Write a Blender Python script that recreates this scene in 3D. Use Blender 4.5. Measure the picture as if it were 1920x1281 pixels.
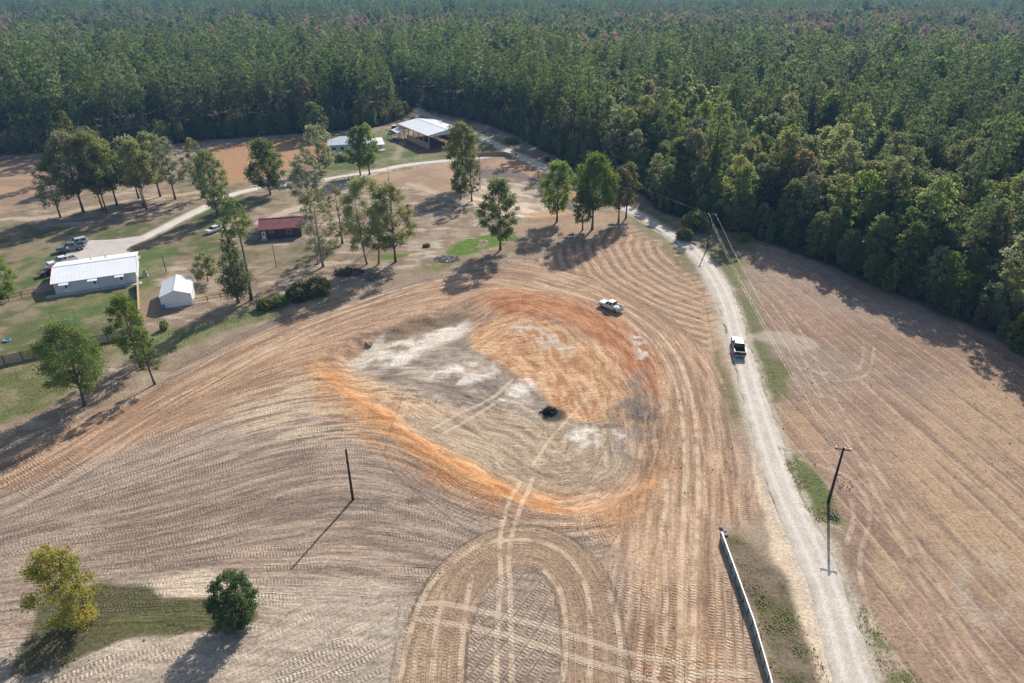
import bpy, bmesh, math, random
import numpy as np
from mathutils import Vector, Matrix

R = math.radians
scene = bpy.context.scene
for o in list(bpy.data.objects):
    bpy.data.objects.remove(o)
col = scene.collection

# ------------------------------------------------------------------ camera
CAM_H, FPX, PITCH = 56.0, 1280.0, R(28.3)
cam_d = bpy.data.cameras.new('camera')
cam_d.sensor_width = 36.0
cam_d.lens = 36.0 * FPX / 1920.0
cam_d.clip_start = 0.5
cam_d.clip_end = 12000
cam = bpy.data.objects.new('camera', cam_d)
cam.location = (0, 0, CAM_H)
cam.rotation_euler = (math.pi / 2 - PITCH, 0, 0)
col.objects.link(cam)
scene.camera = cam

# ------------------------------------------------------------------ light
SUN_AZ, SUN_EL = R(22.0), R(33.0)        # azimuth from +Y towards +X
world = bpy.data.worlds.new('World')
scene.world = world
world.use_nodes = True
nt = world.node_tree
sky = nt.nodes.new('ShaderNodeTexSky')
sky.sky_type = 'NISHITA'
sky.sun_disc = False
sky.sun_elevation = SUN_EL
sky.sun_rotation = SUN_AZ
sky.air_density = 1.0
sky.dust_density = 1.5
bg = nt.nodes['Background']
nt.links.new(sky.outputs[0], bg.inputs[0])
bg.inputs[1].default_value = 0.105
sun_d = bpy.data.lights.new('sun', 'SUN')
sun_d.energy = 4.7
sun_d.angle = R(0.53)
sun_d.color = (1.0, 0.94, 0.86)
sun = bpy.data.objects.new('sun', sun_d)
sdir = Vector((math.sin(SUN_AZ) * math.cos(SUN_EL), math.cos(SUN_AZ) * math.cos(SUN_EL), math.sin(SUN_EL)))
sun.rotation_euler = sdir.to_track_quat('Z', 'Y').to_euler()
sun.location = (60, 150, 120)
col.objects.link(sun)
scene.view_settings.view_transform = 'Standard'
scene.view_settings.look = 'None'
scene.view_settings.gamma = 1.0
scene.view_settings.use_curve_mapping = False
scene.view_settings.exposure = 0.5
scene.cycles.use_denoising = True
scene.cycles.max_bounces = 6
scene.cycles.diffuse_bounces = 3
scene.cycles.transmission_bounces = 4
scene.cycles.transparent_max_bounces = 6
scene.cycles.volume_bounces = 0
scene.cycles.caustics_reflective = False
scene.cycles.caustics_refractive = False

HAZE = 0.00018          # density of the air

# ------------------------------------------------------------------ survey helpers
CP, SP = math.cos(PITCH), math.sin(PITCH)


def G(px, py, z=0.0):
    """Where the sight line of a photo pixel meets the level z: surveyed ground position."""
    x = (px - 960) / FPX
    y = -(py - 640.5) / FPX
    d = (x, CP + y * SP, -SP + y * CP)
    t = (z - CAM_H) / d[2]
    return (d[0] * t, d[1] * t)


def GG(pts):
    return [G(*p) for p in pts]


def height_of(base, top):
    gx, gy = G(*base)
    lo, hi = 0.0, 60.0
    for _ in range(40):
        m = (lo + hi) / 2
        py, pz = gy, m - CAM_H
        yy = 640.5 - FPX * (py * SP + pz * CP) / (py * CP - pz * SP)
        if yy > top[1]:
            lo = m
        else:
            hi = m
    return m


# ------------------------------------------------------------------ numpy noise
def _hash(ix, iy, seed):
    h = (ix.astype(np.int64) * 374761393 + iy.astype(np.int64) * 668265263 + seed * 1442695041) & 0xFFFFFFFF
    h = ((h ^ (h >> 13)) * 1274126177) & 0xFFFFFFFF
    h = h ^ (h >> 16)
    return (h & 0xFFFF) / 65535.0


def vnoise(x, y, seed=0):
    ix, iy = np.floor(x), np.floor(y)
    fx, fy = x - ix, y - iy
    fx = fx * fx * (3 - 2 * fx)
    fy = fy * fy * (3 - 2 * fy)
    ix = ix.astype(np.int64)
    iy = iy.astype(np.int64)
    a = _hash(ix, iy, seed)
    b = _hash(ix + 1, iy, seed)
    c = _hash(ix, iy + 1, seed)
    d = _hash(ix + 1, iy + 1, seed)
    return (a * (1 - fx) + b * fx) * (1 - fy) + (c * (1 - fx) + d * fx) * fy


def fbm(x, y, octv=4, seed=0):
    s = np.zeros_like(x)
    a, f, n = 0.5, 1.0, 0.0
    for i in range(octv):
        s += a * vnoise(x * f + 17.3 * i, y * f - 9.1 * i, seed + i * 31)
        n += a
        a *= 0.5
        f *= 2.03
    return s / n


def sstep(a, b, x):
    t = np.clip((x - a) / (b - a), 0, 1)
    return t * t * (3 - 2 * t)


def smooth(pts, closed=False, n=6):
    P = [np.array(p, float) for p in pts]
    out = []
    m = len(P)
    rng = range(m if closed else m - 1)
    for i in rng:
        if closed:
            p0, p1, p2, p3 = P[(i - 1) % m], P[i], P[(i + 1) % m], P[(i + 2) % m]
        else:
            p1, p2 = P[i], P[i + 1]
            p0 = P[i - 1] if i > 0 else 2 * p1 - p2
            p3 = P[i + 2] if i + 2 < m else 2 * p2 - p1
        for k in range(n):
            t = k / n
            out.append(0.5 * ((2 * p1) + (p2 - p0) * t + (2 * p0 - 5 * p1 + 4 * p2 - p3) * t * t
                              + (3 * p1 - p0 - 3 * p2 + p3) * t ** 3))
    if not closed:
        out.append(P[-1])
    return np.array(out)


def line_field(X, Y, pts, closed=False):
    """distance, side (+ left of travel), arc length of the nearest point of a polyline"""
    P = np.array(pts, float)
    if closed:
        P = np.vstack([P, P[:1]])
    best = np.full(X.shape, 1e9)
    side = np.ones(X.shape)
    arc = np.zeros(X.shape)
    s0 = 0.0
    for i in range(len(P) - 1):
        ax, ay = P[i]
        dx, dy = P[i + 1] - P[i]
        L2 = dx * dx + dy * dy
        if L2 < 1e-9:
            continue
        t = np.clip(((X - ax) * dx + (Y - ay) * dy) / L2, 0, 1)
        ex, ey = X - ax - t * dx, Y - ay - t * dy
        d = ex * ex + ey * ey
        m = d < best
        best[m] = d[m]
        side[m] = np.sign(dx * ey - dy * ex)[m]
        L = math.sqrt(L2)
        arc[m] = (s0 + t * L)[m]
        s0 += L
    return np.sqrt(best), side, arc


def poly_sd(X, Y, pts):
    """signed distance to a polygon, negative inside"""
    P = np.array(pts, float)
    d, _, _ = line_field(X, Y, P, closed=True)
    inside = np.zeros(X.shape, bool)
    n = len(P)
    for i in range(n):
        x1, y1 = P[i]
        x2, y2 = P[(i + 1) % n]
        if y1 == y2:
            continue
        c = ((y1 > Y) != (y2 > Y)) & (X < (x2 - x1) * (Y - y1) / (y2 - y1) + x1)
        inside ^= c
    return np.where(inside, -d, d)


# ------------------------------------------------------------------ shape of the land
RIM = smooth(GG([(590, 700), (700, 770), (830, 860), (940, 935), (1060, 965), (1170, 945), (1235, 880), (1248, 780),
                 (1215, 690), (1165, 625), (1090, 575), (1000, 550), (900, 555), (800, 585), (710, 615), (640, 655)]), True, 4)
TOE = smooth(GG([(660, 678), (740, 628), (860, 598), (885, 650), (960, 690), (1050, 762), (1150, 785), (1195, 830),
                 (1165, 890), (1060, 915), (960, 895), (850, 840), (740, 765)]), True, 4)
SHELF = smooth(GG([(858, 632), (900, 600), (960, 575), (1060, 590), (1180, 640), (1215, 740), (1160, 785), (1050, 768), (990, 712), (930, 668)]), True, 3)
MOUND = smooth(GG([(890, 345), (940, 340), (985, 345), (1035, 372), (1070, 398), (1000, 408), (930, 400), (885, 380)]), True, 4)
MAIN_ROAD = smooth(GG([(1640, 1400), (1603, 1281), (1575, 1180), (1550, 1095), (1512, 1010), (1470, 920), (1440, 830), (1412, 740),
                       (1395, 680), (1382, 640), (1370, 590), (1350, 540), (1318, 490), (1280, 455), (1235, 425), (1180, 393),
                       (1130, 370), (1080, 347), (1030, 320), (985, 298), (950, 282), (915, 263), (885, 247), (850, 232),
                       (815, 221), (792, 212), (782, 203)]), False, 6)
DRIVE = smooth(GG([(948, 284), (905, 295), (860, 299), (830, 302), (760, 310), (700, 322), (640, 332), (560, 345), (490, 352),
                   (430, 367), (380, 391), (330, 416), (280, 441), (240, 458)]), False, 6)


def land(X, Y, micro=True):
    z = 0.25 * (fbm(X / 45.0, Y / 45.0, 2, 5) - 0.5)
    far = sstep(300, 900, Y)
    z = z + far * 10.0 * (fbm(X / 420.0, Y / 420.0, 2, 77) - 0.45)
    m = (X > -60) & (X < 60) & (Y > 50) & (Y < 150)
    if m.any():
        x, y = X[m], Y[m]
        wx = x + 3.2 * (fbm(x / 4.5, y / 4.5, 3, 301) - 0.5)
        wy = y + 3.2 * (fbm(x / 4.5, y / 4.5, 3, 302) - 0.5)
        dr = poly_sd(wx, wy, RIM)
        dt = poly_sd(wx, wy, TOE)
        a = np.clip(-dr, 0, None)
        b = np.clip(dt, 0, None)
        f = np.where(dr > 0, 0, a / (a + b + 1e-6))
        f = f * f * (3 - 2 * f)
        zz = -1.25 * f + 0.12 * np.exp(-((dr - 0.8) / 2.5) ** 2)
        # the clay shelf stands above the grey floor along a cut edge
        zz = zz + 0.16 * sstep(0.5, -0.5, poly_sd(x + (wx - x) * 0.4, y + (wy - y) * 0.4, SHELF)) * sstep(0.0, -5.0, dr)
        z[m] += zz
    m = (X > -30) & (X < 40) & (Y > 160) & (Y < 240)
    if m.any():
        d = poly_sd(X[m], Y[m], MOUND)
        z[m] += -0.9 * sstep(0.0, 8.0, -d) + 0.35 * np.exp(-((d - 1.5) / 2.0) ** 2)
    return z


def land_at(x, y):
    return float(land(np.array([float(x)]), np.array([float(y)]))[0])


# ------------------------------------------------------------------ mesh helpers
def new_obj(name, mesh, mat=None, parent=None, loc=None):
    o = bpy.data.objects.new(name, mesh)
    col.objects.link(o)
    if mat is not None and mesh is not None and len(mesh.materials) == 0:
        mesh.materials.append(mat)
    if parent is not None:
        o.parent = parent
    if loc is not None:
        o.location = loc
    return o


def empty(name, loc, rz=0.0):
    o = bpy.data.objects.new(name, None)
    o.empty_display_size = 0.5
    col.objects.link(o)
    o.location = loc
    o.rotation_euler = (0, 0, rz)
    return o


def tag(o, label=None, cat=None, group=None, kind=None):
    if label:
        o['label'] = label
    if cat:
        o['category'] = cat
    if group:
        o['group'] = group
    if kind:
        o['kind'] = kind
    return o


def np_mesh(name, V, F, smooth_sh=False):
    """fast mesh from (n,3) verts and (m,k) faces"""
    me = bpy.data.meshes.new(name)
    V = np.asarray(V, np.float32)
    F = np.asarray(F, np.int32)
    k = F.shape[1]
    me.vertices.add(len(V))
    me.vertices.foreach_set('co', V.ravel())
    me.loops.add(F.size)
    me.loops.foreach_set('vertex_index', F.ravel())
    me.polygons.add(len(F))
    me.polygons.foreach_set('loop_start', np.arange(0, F.size, k, dtype=np.int32))
    me.polygons.foreach_set('loop_total', np.full(len(F), k, np.int32))
    if smooth_sh:
        me.polygons.foreach_set('use_smooth', np.ones(len(F), bool))
    me.update(calc_edges=True)
    return me


class MB:
    """collects boxes, prisms and tubes and links them as one mesh object"""

    def __init__(s):
        s.v = []
        s.f = []

    def add(s, verts, faces):
        n = len(s.v)
        s.v += [tuple(v) for v in verts]
        s.f += [tuple(n + i for i in f) for f in faces]
        return s

    def box(s, c, d, rz=0.0):
        cx, cy, cz = c
        hx, hy, hz = d[0] / 2, d[1] / 2, d[2] / 2
        co, si = math.cos(rz), math.sin(rz)
        vs = []
        for z in (-hz, hz):
            for x, y in ((-hx, -hy), (hx, -hy), (hx, hy), (-hx, hy)):
                vs.append((cx + x * co - y * si, cy + x * si + y * co, cz + z))
        return s.add(vs, [(3, 2, 1, 0), (4, 5, 6, 7), (0, 1, 5, 4), (1, 2, 6, 5), (2, 3, 7, 6), (3, 0, 4, 7)])

    def prism(s, prof, a, b, axis='y'):
        """profile of (p, z) extruded from a to b along axis; p is the other horizontal axis"""
        n = len(prof)
        vs = []
        for t in (a, b):
            for p, z in prof:
                vs.append((p, t, z) if axis == 'y' else (t, p, z))
        fs = [tuple(range(n)), tuple(range(2 * n - 1, n - 1, -1))]
        for i in range(n):
            j = (i + 1) % n
            fs.append((i, i + n, j + n, j))
        return s.add(vs, fs)

    def hexa(s, bottom, top):
        return s.add(list(bottom) + list(top), [(3, 2, 1, 0), (4, 5, 6, 7), (0, 1, 5, 4), (1, 2, 6, 5), (2, 3, 7, 6), (3, 0, 4, 7)])

    def tube(s, path, radii, n=6, cap=True):
        P = [Vector(p) for p in path]
        if not isinstance(radii, (list, tuple)):
            radii = [radii] * len(P)
        base = len(s.v)
        for i, p in enumerate(P):
            t = (P[min(i + 1, len(P) - 1)] - P[max(i - 1, 0)])
            if t.length < 1e-6:
                t = Vector((0, 0, 1))
            t.normalize()
            u = t.orthogonal().normalized() if abs(t.z) < 0.9 else Vector((1, 0, 0))
            u = (u - t * u.dot(t)).normalized()
            w = t.cross(u)
            for k in range(n):
                a = 2 * math.pi * k / n
                q = p + (u * math.cos(a) + w * math.sin(a)) * radii[i]
                s.v.append((q.x, q.y, q.z))
        for i in range(len(P) - 1):
            for k in range(n):
                k2 = (k + 1) % n
                s.f.append((base + i * n + k, base + i * n + k2, base + (i + 1) * n + k2, base + (i + 1) * n + k))
        if cap:
            s.f.append(tuple(base + k for k in reversed(range(n))))
            s.f.append(tuple(base + (len(P) - 1) * n + k for k in range(n)))
        return s

    def mesh(s, name, smooth_sh=False):
        me = bpy.data.meshes.new(name)
        me.from_pydata(s.v, [], s.f)
        if smooth_sh:
            for p in me.polygons:
                p.use_smooth = True
        me.update()
        return me

    def build(s, name, mat, parent=None, bevel=0.0, smooth_sh=False):
        o = new_obj(name, s.mesh(name, smooth_sh), mat, parent)
        if bevel:
            b = o.modifiers.new('bevel', 'BEVEL')
            b.width = bevel
            b.segments = 2
            b.limit_method = 'ANGLE'
            b.angle_limit = R(35)
        return o


# ------------------------------------------------------------------ material helpers
def srgb(r, g, b):
    f = lambda c: (c / 255.0 / 12.92) if c <= 10 else ((c / 255.0 + 0.055) / 1.055) ** 2.4
    return (f(r), f(g), f(b), 1)


class NG:
    """short-hand for building node trees"""

    def __init__(s, tree):
        s.t = tree

    def n(s, typ, **kw):
        nd = s.t.nodes.new(typ)
        for k, v in kw.items():
            setattr(nd, k, v)
        return nd

    def put(s, sock, val):
        if isinstance(val, bpy.types.NodeSocket):
            s.t.links.new(val, sock)
        else:
            sock.default_value = val

    def math(s, op, a, b=0.0, c=0.0, clamp=False):
        nd = s.n('ShaderNodeMath', operation=op)
        nd.use_clamp = clamp
        s.put(nd.inputs[0], a)
        s.put(nd.inputs[1], b)
        s.put(nd.inputs[2], c)
        return nd.outputs[0]

    def ramp(s, x, a, b, lo=0.0, hi=1.0):
        nd = s.n('ShaderNodeMapRange', interpolation_type='SMOOTHSTEP')
        s.put(nd.inputs[0], x)
        for i, v in enumerate((a, b, lo, hi)):
            s.put(nd.inputs[1 + i], v)
        return nd.outputs[0]

    def mix(s, f, a, b, mode='MIX'):
        nd = s.n('ShaderNodeMix', data_type='RGBA', blend_type=mode)
        s.put(nd.inputs[0], f)
        s.put(nd.inputs[6], a)
        s.put(nd.inputs[7], b)
        return nd.outputs[2]

    def noise(s, vec, scale, detail=2.0, rough=0.5, dim='3D'):
        nd = s.n('ShaderNodeTexNoise', noise_dimensions=dim)
        if vec is not None:
            s.put(nd.inputs['Vector'], vec)
        nd.inputs['Scale'].default_value = scale
        nd.inputs['Detail'].default_value = detail
        nd.inputs['Roughness'].default_value = rough
        return nd.outputs[0]


def material(name):
    m = bpy.data.materials.new(name)
    m.use_nodes = True
    g = NG(m.node_tree)
    b = m.node_tree.nodes['Principled BSDF']
    return m, g, b


def plain(name, c, rough=0.6, metal=0.0, spec=0.3, vary=0.12, scale=1.5, bump=0.0):
    """solid colour with some grime and unevenness"""
    m, g, b = material(name)
    tc = g.n('ShaderNodeTexCoord').outputs['Object']
    n = g.noise(tc, scale, 5, 0.6)
    k = g.ramp(n, 0.3, 0.7, 1 - vary, 1 + vary * 0.5)
    mul = g.n('ShaderNodeVectorMath', operation='SCALE')
    mul.inputs[0].default_value = c[:3]
    g.put(mul.inputs[3], k)
    g.put(b.inputs['Base Color'], mul.outputs[0])
    b.inputs['Roughness'].default_value = rough
    b.inputs['Metallic'].default_value = metal
    b.inputs['Specular IOR Level'].default_value = spec
    if bump:
        bp = g.n('ShaderNodeBump')
        bp.inputs['Strength'].default_value = 0.6
        bp.inputs['Distance'].default_value = bump
        g.put(bp.inputs['Height'], g.noise(tc, scale * 6, 4, 0.6))
        g.put(b.inputs['Normal'], bp.outputs[0])
    return m


def leaf_mat(name, c1, c2, trans=0.45, vary=0.3):
    m, g, b = material(name)
    at = g.n('ShaderNodeAttribute', attribute_name='tint').outputs['Fac']
    oi = g.n('ShaderNodeObjectInfo').outputs['Random']
    c = g.mix(at, c1, c2)
    hs = g.n('ShaderNodeHueSaturation')
    g.put(hs.inputs['Color'], c)
    g.put(hs.inputs['Hue'], g.math('MULTIPLY_ADD', oi, 0.022, 0.489))
    g.put(hs.inputs['Value'], g.math('MULTIPLY_ADD', g.math('FRACT', g.math('MULTIPLY', oi, 7.31)), vary * 2, 1 - vary))
    g.put(hs.inputs['Saturation'], g.math('MULTIPLY_ADD', g.math('FRACT', g.math('MULTIPLY', oi, 3.7)), 0.3, 0.85))
    g.put(b.inputs['Base Color'], hs.outputs[0])
    b.inputs['Roughness'].default_value = 0.8
    b.inputs['Specular IOR Level'].default_value = 0.06
    tr = g.n('ShaderNodeBsdfTranslucent')
    br = g.n('ShaderNodeHueSaturation')
    g.put(br.inputs['Color'], hs.outputs[0])
    br.inputs['Hue'].default_value = 0.485
    br.inputs['Value'].default_value = 1.25
    g.put(tr.inputs[0], br.outputs[0])
    mx = g.n('ShaderNodeMixShader')
    mx.inputs[0].default_value = trans
    out = m.node_tree.nodes['Material Output']
    m.node_tree.links.new(b.outputs[0], mx.inputs[1])
    m.node_tree.links.new(tr.outputs[0], mx.inputs[2])
    m.node_tree.links.new(mx.outputs[0], out.inputs[0])
    return m


# ------------------------------------------------------------------ the ground sheet
def axis(spec):
    out = [spec[0]]
    for end, step in spec[1:]:
        n = max(1, int(round((end - out[-1]) / step)))
        a = out[-1]
        out += [a + (end - a) * (i + 1) / n for i in range(n)]
    return np.array(out)


xs = axis([-3500, (-1200, 400), (-400, 80), (-200, 6), (-110, 0.9), (-56, 0.45), (64, 0.27), (100, 0.4), (130, 1.5), (300, 10), (1200, 90), (3500, 400)])
ys = axis([-400, (0, 60), (34, 4), (36, 0.5), (98, 0.27), (160, 0.42), (215, 0.7), (300, 1.2), (420, 8), (1200, 40), (4200, 300)])
X2, Y2 = np.meshgrid(xs, ys)
X, Y = X2.ravel(), Y2.ravel()
N = len(X)
near = (np.abs(X) < 260) & (Y > 20) & (Y < 320)

Z = land(X, Y)
C = np.zeros((N, 3))
# forest floor everywhere first
nz1 = fbm(X / 9, Y / 9, 4, 1)
nz2 = fbm(X / 2.3, Y / 2.3, 3, 2)
nz3 = fbm(X / 30, Y / 30, 3, 3)
nz4 = fbm(X / 0.9, Y / 0.9, 2, 4)
WX = X + 2.2 * (fbm(X / 5, Y / 5, 3, 11) - 0.5)
WY = Y + 2.2 * (fbm(X / 5, Y / 5, 3, 12) - 0.5)
C[:] = np.array([0.085, 0.062, 0.040]) * (0.6 + 0.8 * nz2[:, None])


def lerp_c(mask, c, a):
    C[mask] = C[mask] * (1 - a[:, None]) + np.asarray(c) * a[:, None]


def region(px, c, soft=1.0, alpha=1.0, noise=None, world=False, sm=True, warp=1.0):
    """paint a soil or vegetation patch: polygon surveyed in pixels, soft irregular edge"""
    P = np.array(px if world else GG(px))
    if sm:
        P = smooth(P, True, 3)
    mnx, mny = P.min(0) - soft * 3 - 3
    mxx, mxy = P.max(0) + soft * 3 + 3
    m = (X > mnx) & (X < mxx) & (Y > mny) & (Y < mxy)
    if not m.any():
        return m, np.zeros(0)
    x = X[m] + (WX[m] - X[m]) * warp
    y = Y[m] + (WY[m] - Y[m]) * warp
    sd = poly_sd(x, y, P)
    a = sstep(soft, -soft, sd) * alpha
    if noise is not None:
        a = a * noise[m]
    if c is not None:
        cc = np.asarray(c)
        if cc.ndim == 2:
            cc = cc[m]
        C[m] = C[m] * (1 - a[:, None]) + cc * a[:, None]
    return m, a


def blend(c1, c2, f):
    return np.asarray(c1) * (1 - f[:, None]) + np.asarray(c2) * f[:, None]


# --- flow fields of the machine tracks: u across, v along
def rbf_stream(curves):
    pts, val = [], []
    for cv in curves:
        P = smooth(GG(cv), False, 4)
        k = np.argmin(np.abs(P[:, 0] + 28))
        for p in P[::2]:
            pts.append(p)
            val.append(P[k, 1])
    pts = np.array(pts)
    val = np.array(val)
    n = len(pts)
    d = np.linalg.norm(pts[:, None] - pts[None], axis=2)
    K = np.where(d > 0, d * d * np.log(d + 1e-9), 0) / 1000
    A = np.zeros((n + 3, n + 3))
    A[:n, :n] = K + np.eye(n) * 0.05
    A[:n, n] = 1
    A[:n, n + 1:] = pts / 50
    A[n:, :n] = A[:n, n:].T
    w = np.linalg.solve(A, np.concatenate([val, np.zeros(3)]))

    def f(x, y):
        r = w[n] + w[n + 1] * x / 50 + w[n + 2] * y / 50
        for i in range(n):
            q = (x - pts[i, 0]) ** 2 + (y - pts[i, 1]) ** 2
            r = r + w[i] * 0.5 * q * np.log(q + 1e-9) / 1000
        return r
    return f


zA = np.zeros((N, 3))
zQ = np.zeros((N, 3))
zR = np.zeros((N, 3))
zL = np.zeros((N, 3))
zU = np.zeros((N, 3))
zC = np.zeros((N, 3))

site = (X > -110) & (X < 64) & (Y > 30) & (Y < 175)
sx, sy = X[site], Y[site]
streamA = rbf_stream([
    [(0, 840), (150, 780), (290, 728), (420, 652), (540, 596), (700, 549), (880, 513)],
    [(0, 905), (200, 825), (400, 745), (540, 700), (610, 690)],
    [(0, 990), (250, 925), (480, 862), (650, 826), (760, 845), (900, 940)],
    [(0, 1060), (250, 1030), (500, 962), (660, 938), (800, 950), (930, 992)],
    [(0, 1110), (300, 1088), (500, 1085), (660, 1090), (780, 1105)]])
uA = streamA(sx, sy)
vA = sx + 0.25 * sy
CEN_Q = smooth(GG([(1275, 1400), (1280, 1281), (1285, 1100), (1290, 950), (1285, 800), (1265, 700), (1215, 620), (1140, 565),
                   (1040, 525), (940, 508), (820, 520), (680, 565), (520, 620), (380, 690), (250, 760), (100, 850), (0, 905)]), False, 3)
dQ, sQ, aQ = line_field(sx, sy, CEN_Q)
dR, sR, aR = line_field(sx, sy, RIM, True)
sdR = poly_sd(sx, sy, RIM)
sdT = poly_sd(sx, sy, TOE)
ARCH = smooth(GG([(802, 1400), (806, 1281), (818, 1190), (858, 1095), (912, 1046), (972, 1022), (1035, 1037), (1085, 1088), (1110, 1170), (1116, 1281), (1118, 1400)]), False, 5)
dU, sU, aU = line_field(sx, sy, ARCH)
wob = 1.1 * (fbm(sx / 8, sy / 8, 3, 21) - 0.5)

# soil streaks drawn out along the passes of the dozer
stA = fbm(uA / 0.42, vA / 5.0, 4, 41)
stA2 = fbm(uA / 1.7, vA / 16.0, 3, 42)
stQ = fbm(sQ * dQ / 0.5, aQ / 8.0, 4, 43)
wrp = 5.0 * (fbm(sx / 11, sy / 11, 3, 22) - 0.5)
stR = 0.6 * fbm((sdR + wrp) / 0.5, (aR + sdR * 0.8) / 4.0, 4, 44) + 0.4 * fbm((sdR + wrp + aR * 0.25) / 0.9, (aR - sdR * 0.6) / 5.0, 4, 49)
stR2 = fbm((sdR + wrp) / 1.6, aR / 9.0, 3, 45)
f_st = np.full(N, 0.5)
f_stR = np.full(N, 0.5)
wQ = sstep(9.5, 6.5, dQ + 2.0 * (nz1[site] - 0.5))
wR = sstep(11, 8, np.abs(sdR)) * 1.0
st = stA * (1 - wQ) + stQ * wQ
inR = sstep(3.5, 0.5, sdR)
leftin = sstep(-6, -17, sx)
stI = stR * (1 - leftin) + (0.5 * stA + 0.5 * fbm(sx / 1.6, sy / 0.8, 4, 48)) * leftin
st = st * (1 - inR) + stI * inR
f_st[site] = st
f_stR[site] = stR2

# ---- colours -----------------------------------------------------------------------------
TAN = np.array([0.355, 0.262, 0.180])
YARD = blend(np.array([0.27, 0.20, 0.135]), np.array([0.36, 0.29, 0.21]), sstep(0.35, 0.65, nz2 * 0.6 + nz1 * 0.4))
GRASS = blend(np.array([0.105, 0.125, 0.046]), np.array([0.27, 0.21, 0.135]), sstep(0.36, 0.60, nz1 * 0.5 + nz2 * 0.5))
GREEN = blend(np.array([0.095, 0.145, 0.04]), np.array([0.20, 0.185, 0.085]), sstep(0.40, 0.75, nz2 * 0.6 + nz1 * 0.4))
DRYG = blend(np.array([0.15, 0.14, 0.065]), np.array([0.24, 0.19, 0.13]), sstep(0.35, 0.65, nz2))

# whole clearing
CLEAR_PX = [(-200, 312), (0, 293), (80, 288), (200, 284), (380, 263), (560, 251), (700, 240), (755, 222), (775, 206), (805, 208),
            (870, 224), (930, 238), (985, 264), (1030, 288), (1075, 318), (1130, 338), (1200, 362), (1240, 398), (1290, 410), (1330, 424),
            (1400, 442), (1450, 458), (1560, 505), (1700, 566), (1850, 622), (1925, 668)]
CLEAR = GG(CLEAR_PX) + [(96, 78), (104, 40), (112, -60), (-280, -60), (-300, 120)]
region(CLEAR, YARD, 1.2, 1.0, world=True, sm=False)
# leaf litter and needles below the yard trees
region([(-60, 300), (380, 270), (760, 240), (1000, 290), (1180, 400), (940, 480), (700, 520), (520, 570), (290, 660), (-60, 760)],
       [0.20, 0.145, 0.10], 3, 0.6, sstep(0.45, 0.6, fbm(X / 3.1, Y / 1.7, 4, 9)))
region([(-60, 300), (380, 270), (760, 240), (1000, 290), (1180, 400), (940, 480), (700, 520), (520, 570), (290, 660), (-60, 760)],
       [0.50, 0.43, 0.34], 3, 0.75, sstep(0.60, 0.70, fbm(X / 4.5, Y / 1.6, 4, 10)))
# tilled red fields
region([(388, 280), (470, 268), (560, 257), (640, 252), (655, 268), (600, 300), (545, 318), (465, 337), (414, 345)], [0.40, 0.235, 0.125], 0.8, warp=0.4)
region([(-150, 312), (60, 292), (96, 300), (92, 340), (62, 372), (0, 398), (-150, 440)],
       blend(np.array([0.42, 0.27, 0.17]), np.array([0.30, 0.215, 0.15]), sstep(0.4, 0.6, fbm(X / 14, Y / 4, 3, 14))), 1.2)
region([(330, 320), (384, 285), (414, 345), (465, 340), (400, 372), (340, 360)], GRASS, 1.5)
# lawns
region([(-80, 425), (0, 414), (170, 430), (320, 402), (430, 362), (470, 378), (430, 420), (395, 440), (430, 470), (330, 480), (280, 500), (300, 560),
        (262, 622), (200, 655), (0, 695), (-80, 715)], GRASS, 1.5)
region([(40, 480), (130, 475), (100, 520), (40, 540)], GREEN, 2, 0.6)
region([(110, 560), (262, 530), (262, 560), (180, 600), (60, 620)], GREEN, 2, 0.8)
region([(250, 480), (330, 462), (330, 482), (280, 545), (262, 560)], GREEN, 2, 0.7)
region([(600, 300), (640, 265), (745, 238), (870, 236), (925, 262), (925, 285), (830, 299), (700, 316), (615, 330)], GRASS * np.array([0.85, 1.02, 0.85]), 1.0)
region([(870, 238), (930, 255), (960, 275), (1000, 285), (940, 290), (890, 270)], GREEN, 2, 0.7)
region([(440, 392), (470, 380), (560, 352), (600, 345), (560, 368), (490, 388)], GRASS, 1.5, 0.8)
region([(420, 445), (480, 420), (490, 460), (600, 470), (560, 500), (420, 520)], GRASS, 3, 0.55)
region([(500, 470), (640, 455), (600, 490), (520, 510)], DRYG, 3, 0.7)
region([(-60, 700), (0, 692), (200, 652), (215, 668), (130, 742), (0, 800), (-60, 830)], DRYG * np.array([0.9, 1.05, 0.8]), 1.2)
region([(230, 640), (300, 620), (420, 600), (520, 560), (520, 590), (400, 628), (290, 672), (225, 672)], DRYG * np.array([0.75, 1.05, 0.6]), 1.2, 0.9)
region([(835, 470), (880, 448), (935, 442), (975, 448), (955, 458), (910, 470), (862, 478)], [0.10, 0.20, 0.02], 0.8, 1.0, sstep(0.3, 0.45, nz2))
region([(700, 488), (722, 478), (770, 474), (745, 484)], [0.10, 0.19, 0.02], 0.5, 1.0, sstep(0.25, 0.45, nz2))
region([(785, 497), (830, 490), (870, 484), (830, 506), (800, 508)], [0.16, 0.17, 0.05], 0.9, 0.9, sstep(0.3, 0.5, nz2))
region([(735, 266), (805, 290), (870, 268), (815, 240), (760, 236)], [0.20, 0.125, 0.075], 0.8, 0.95, warp=0.3)
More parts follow.
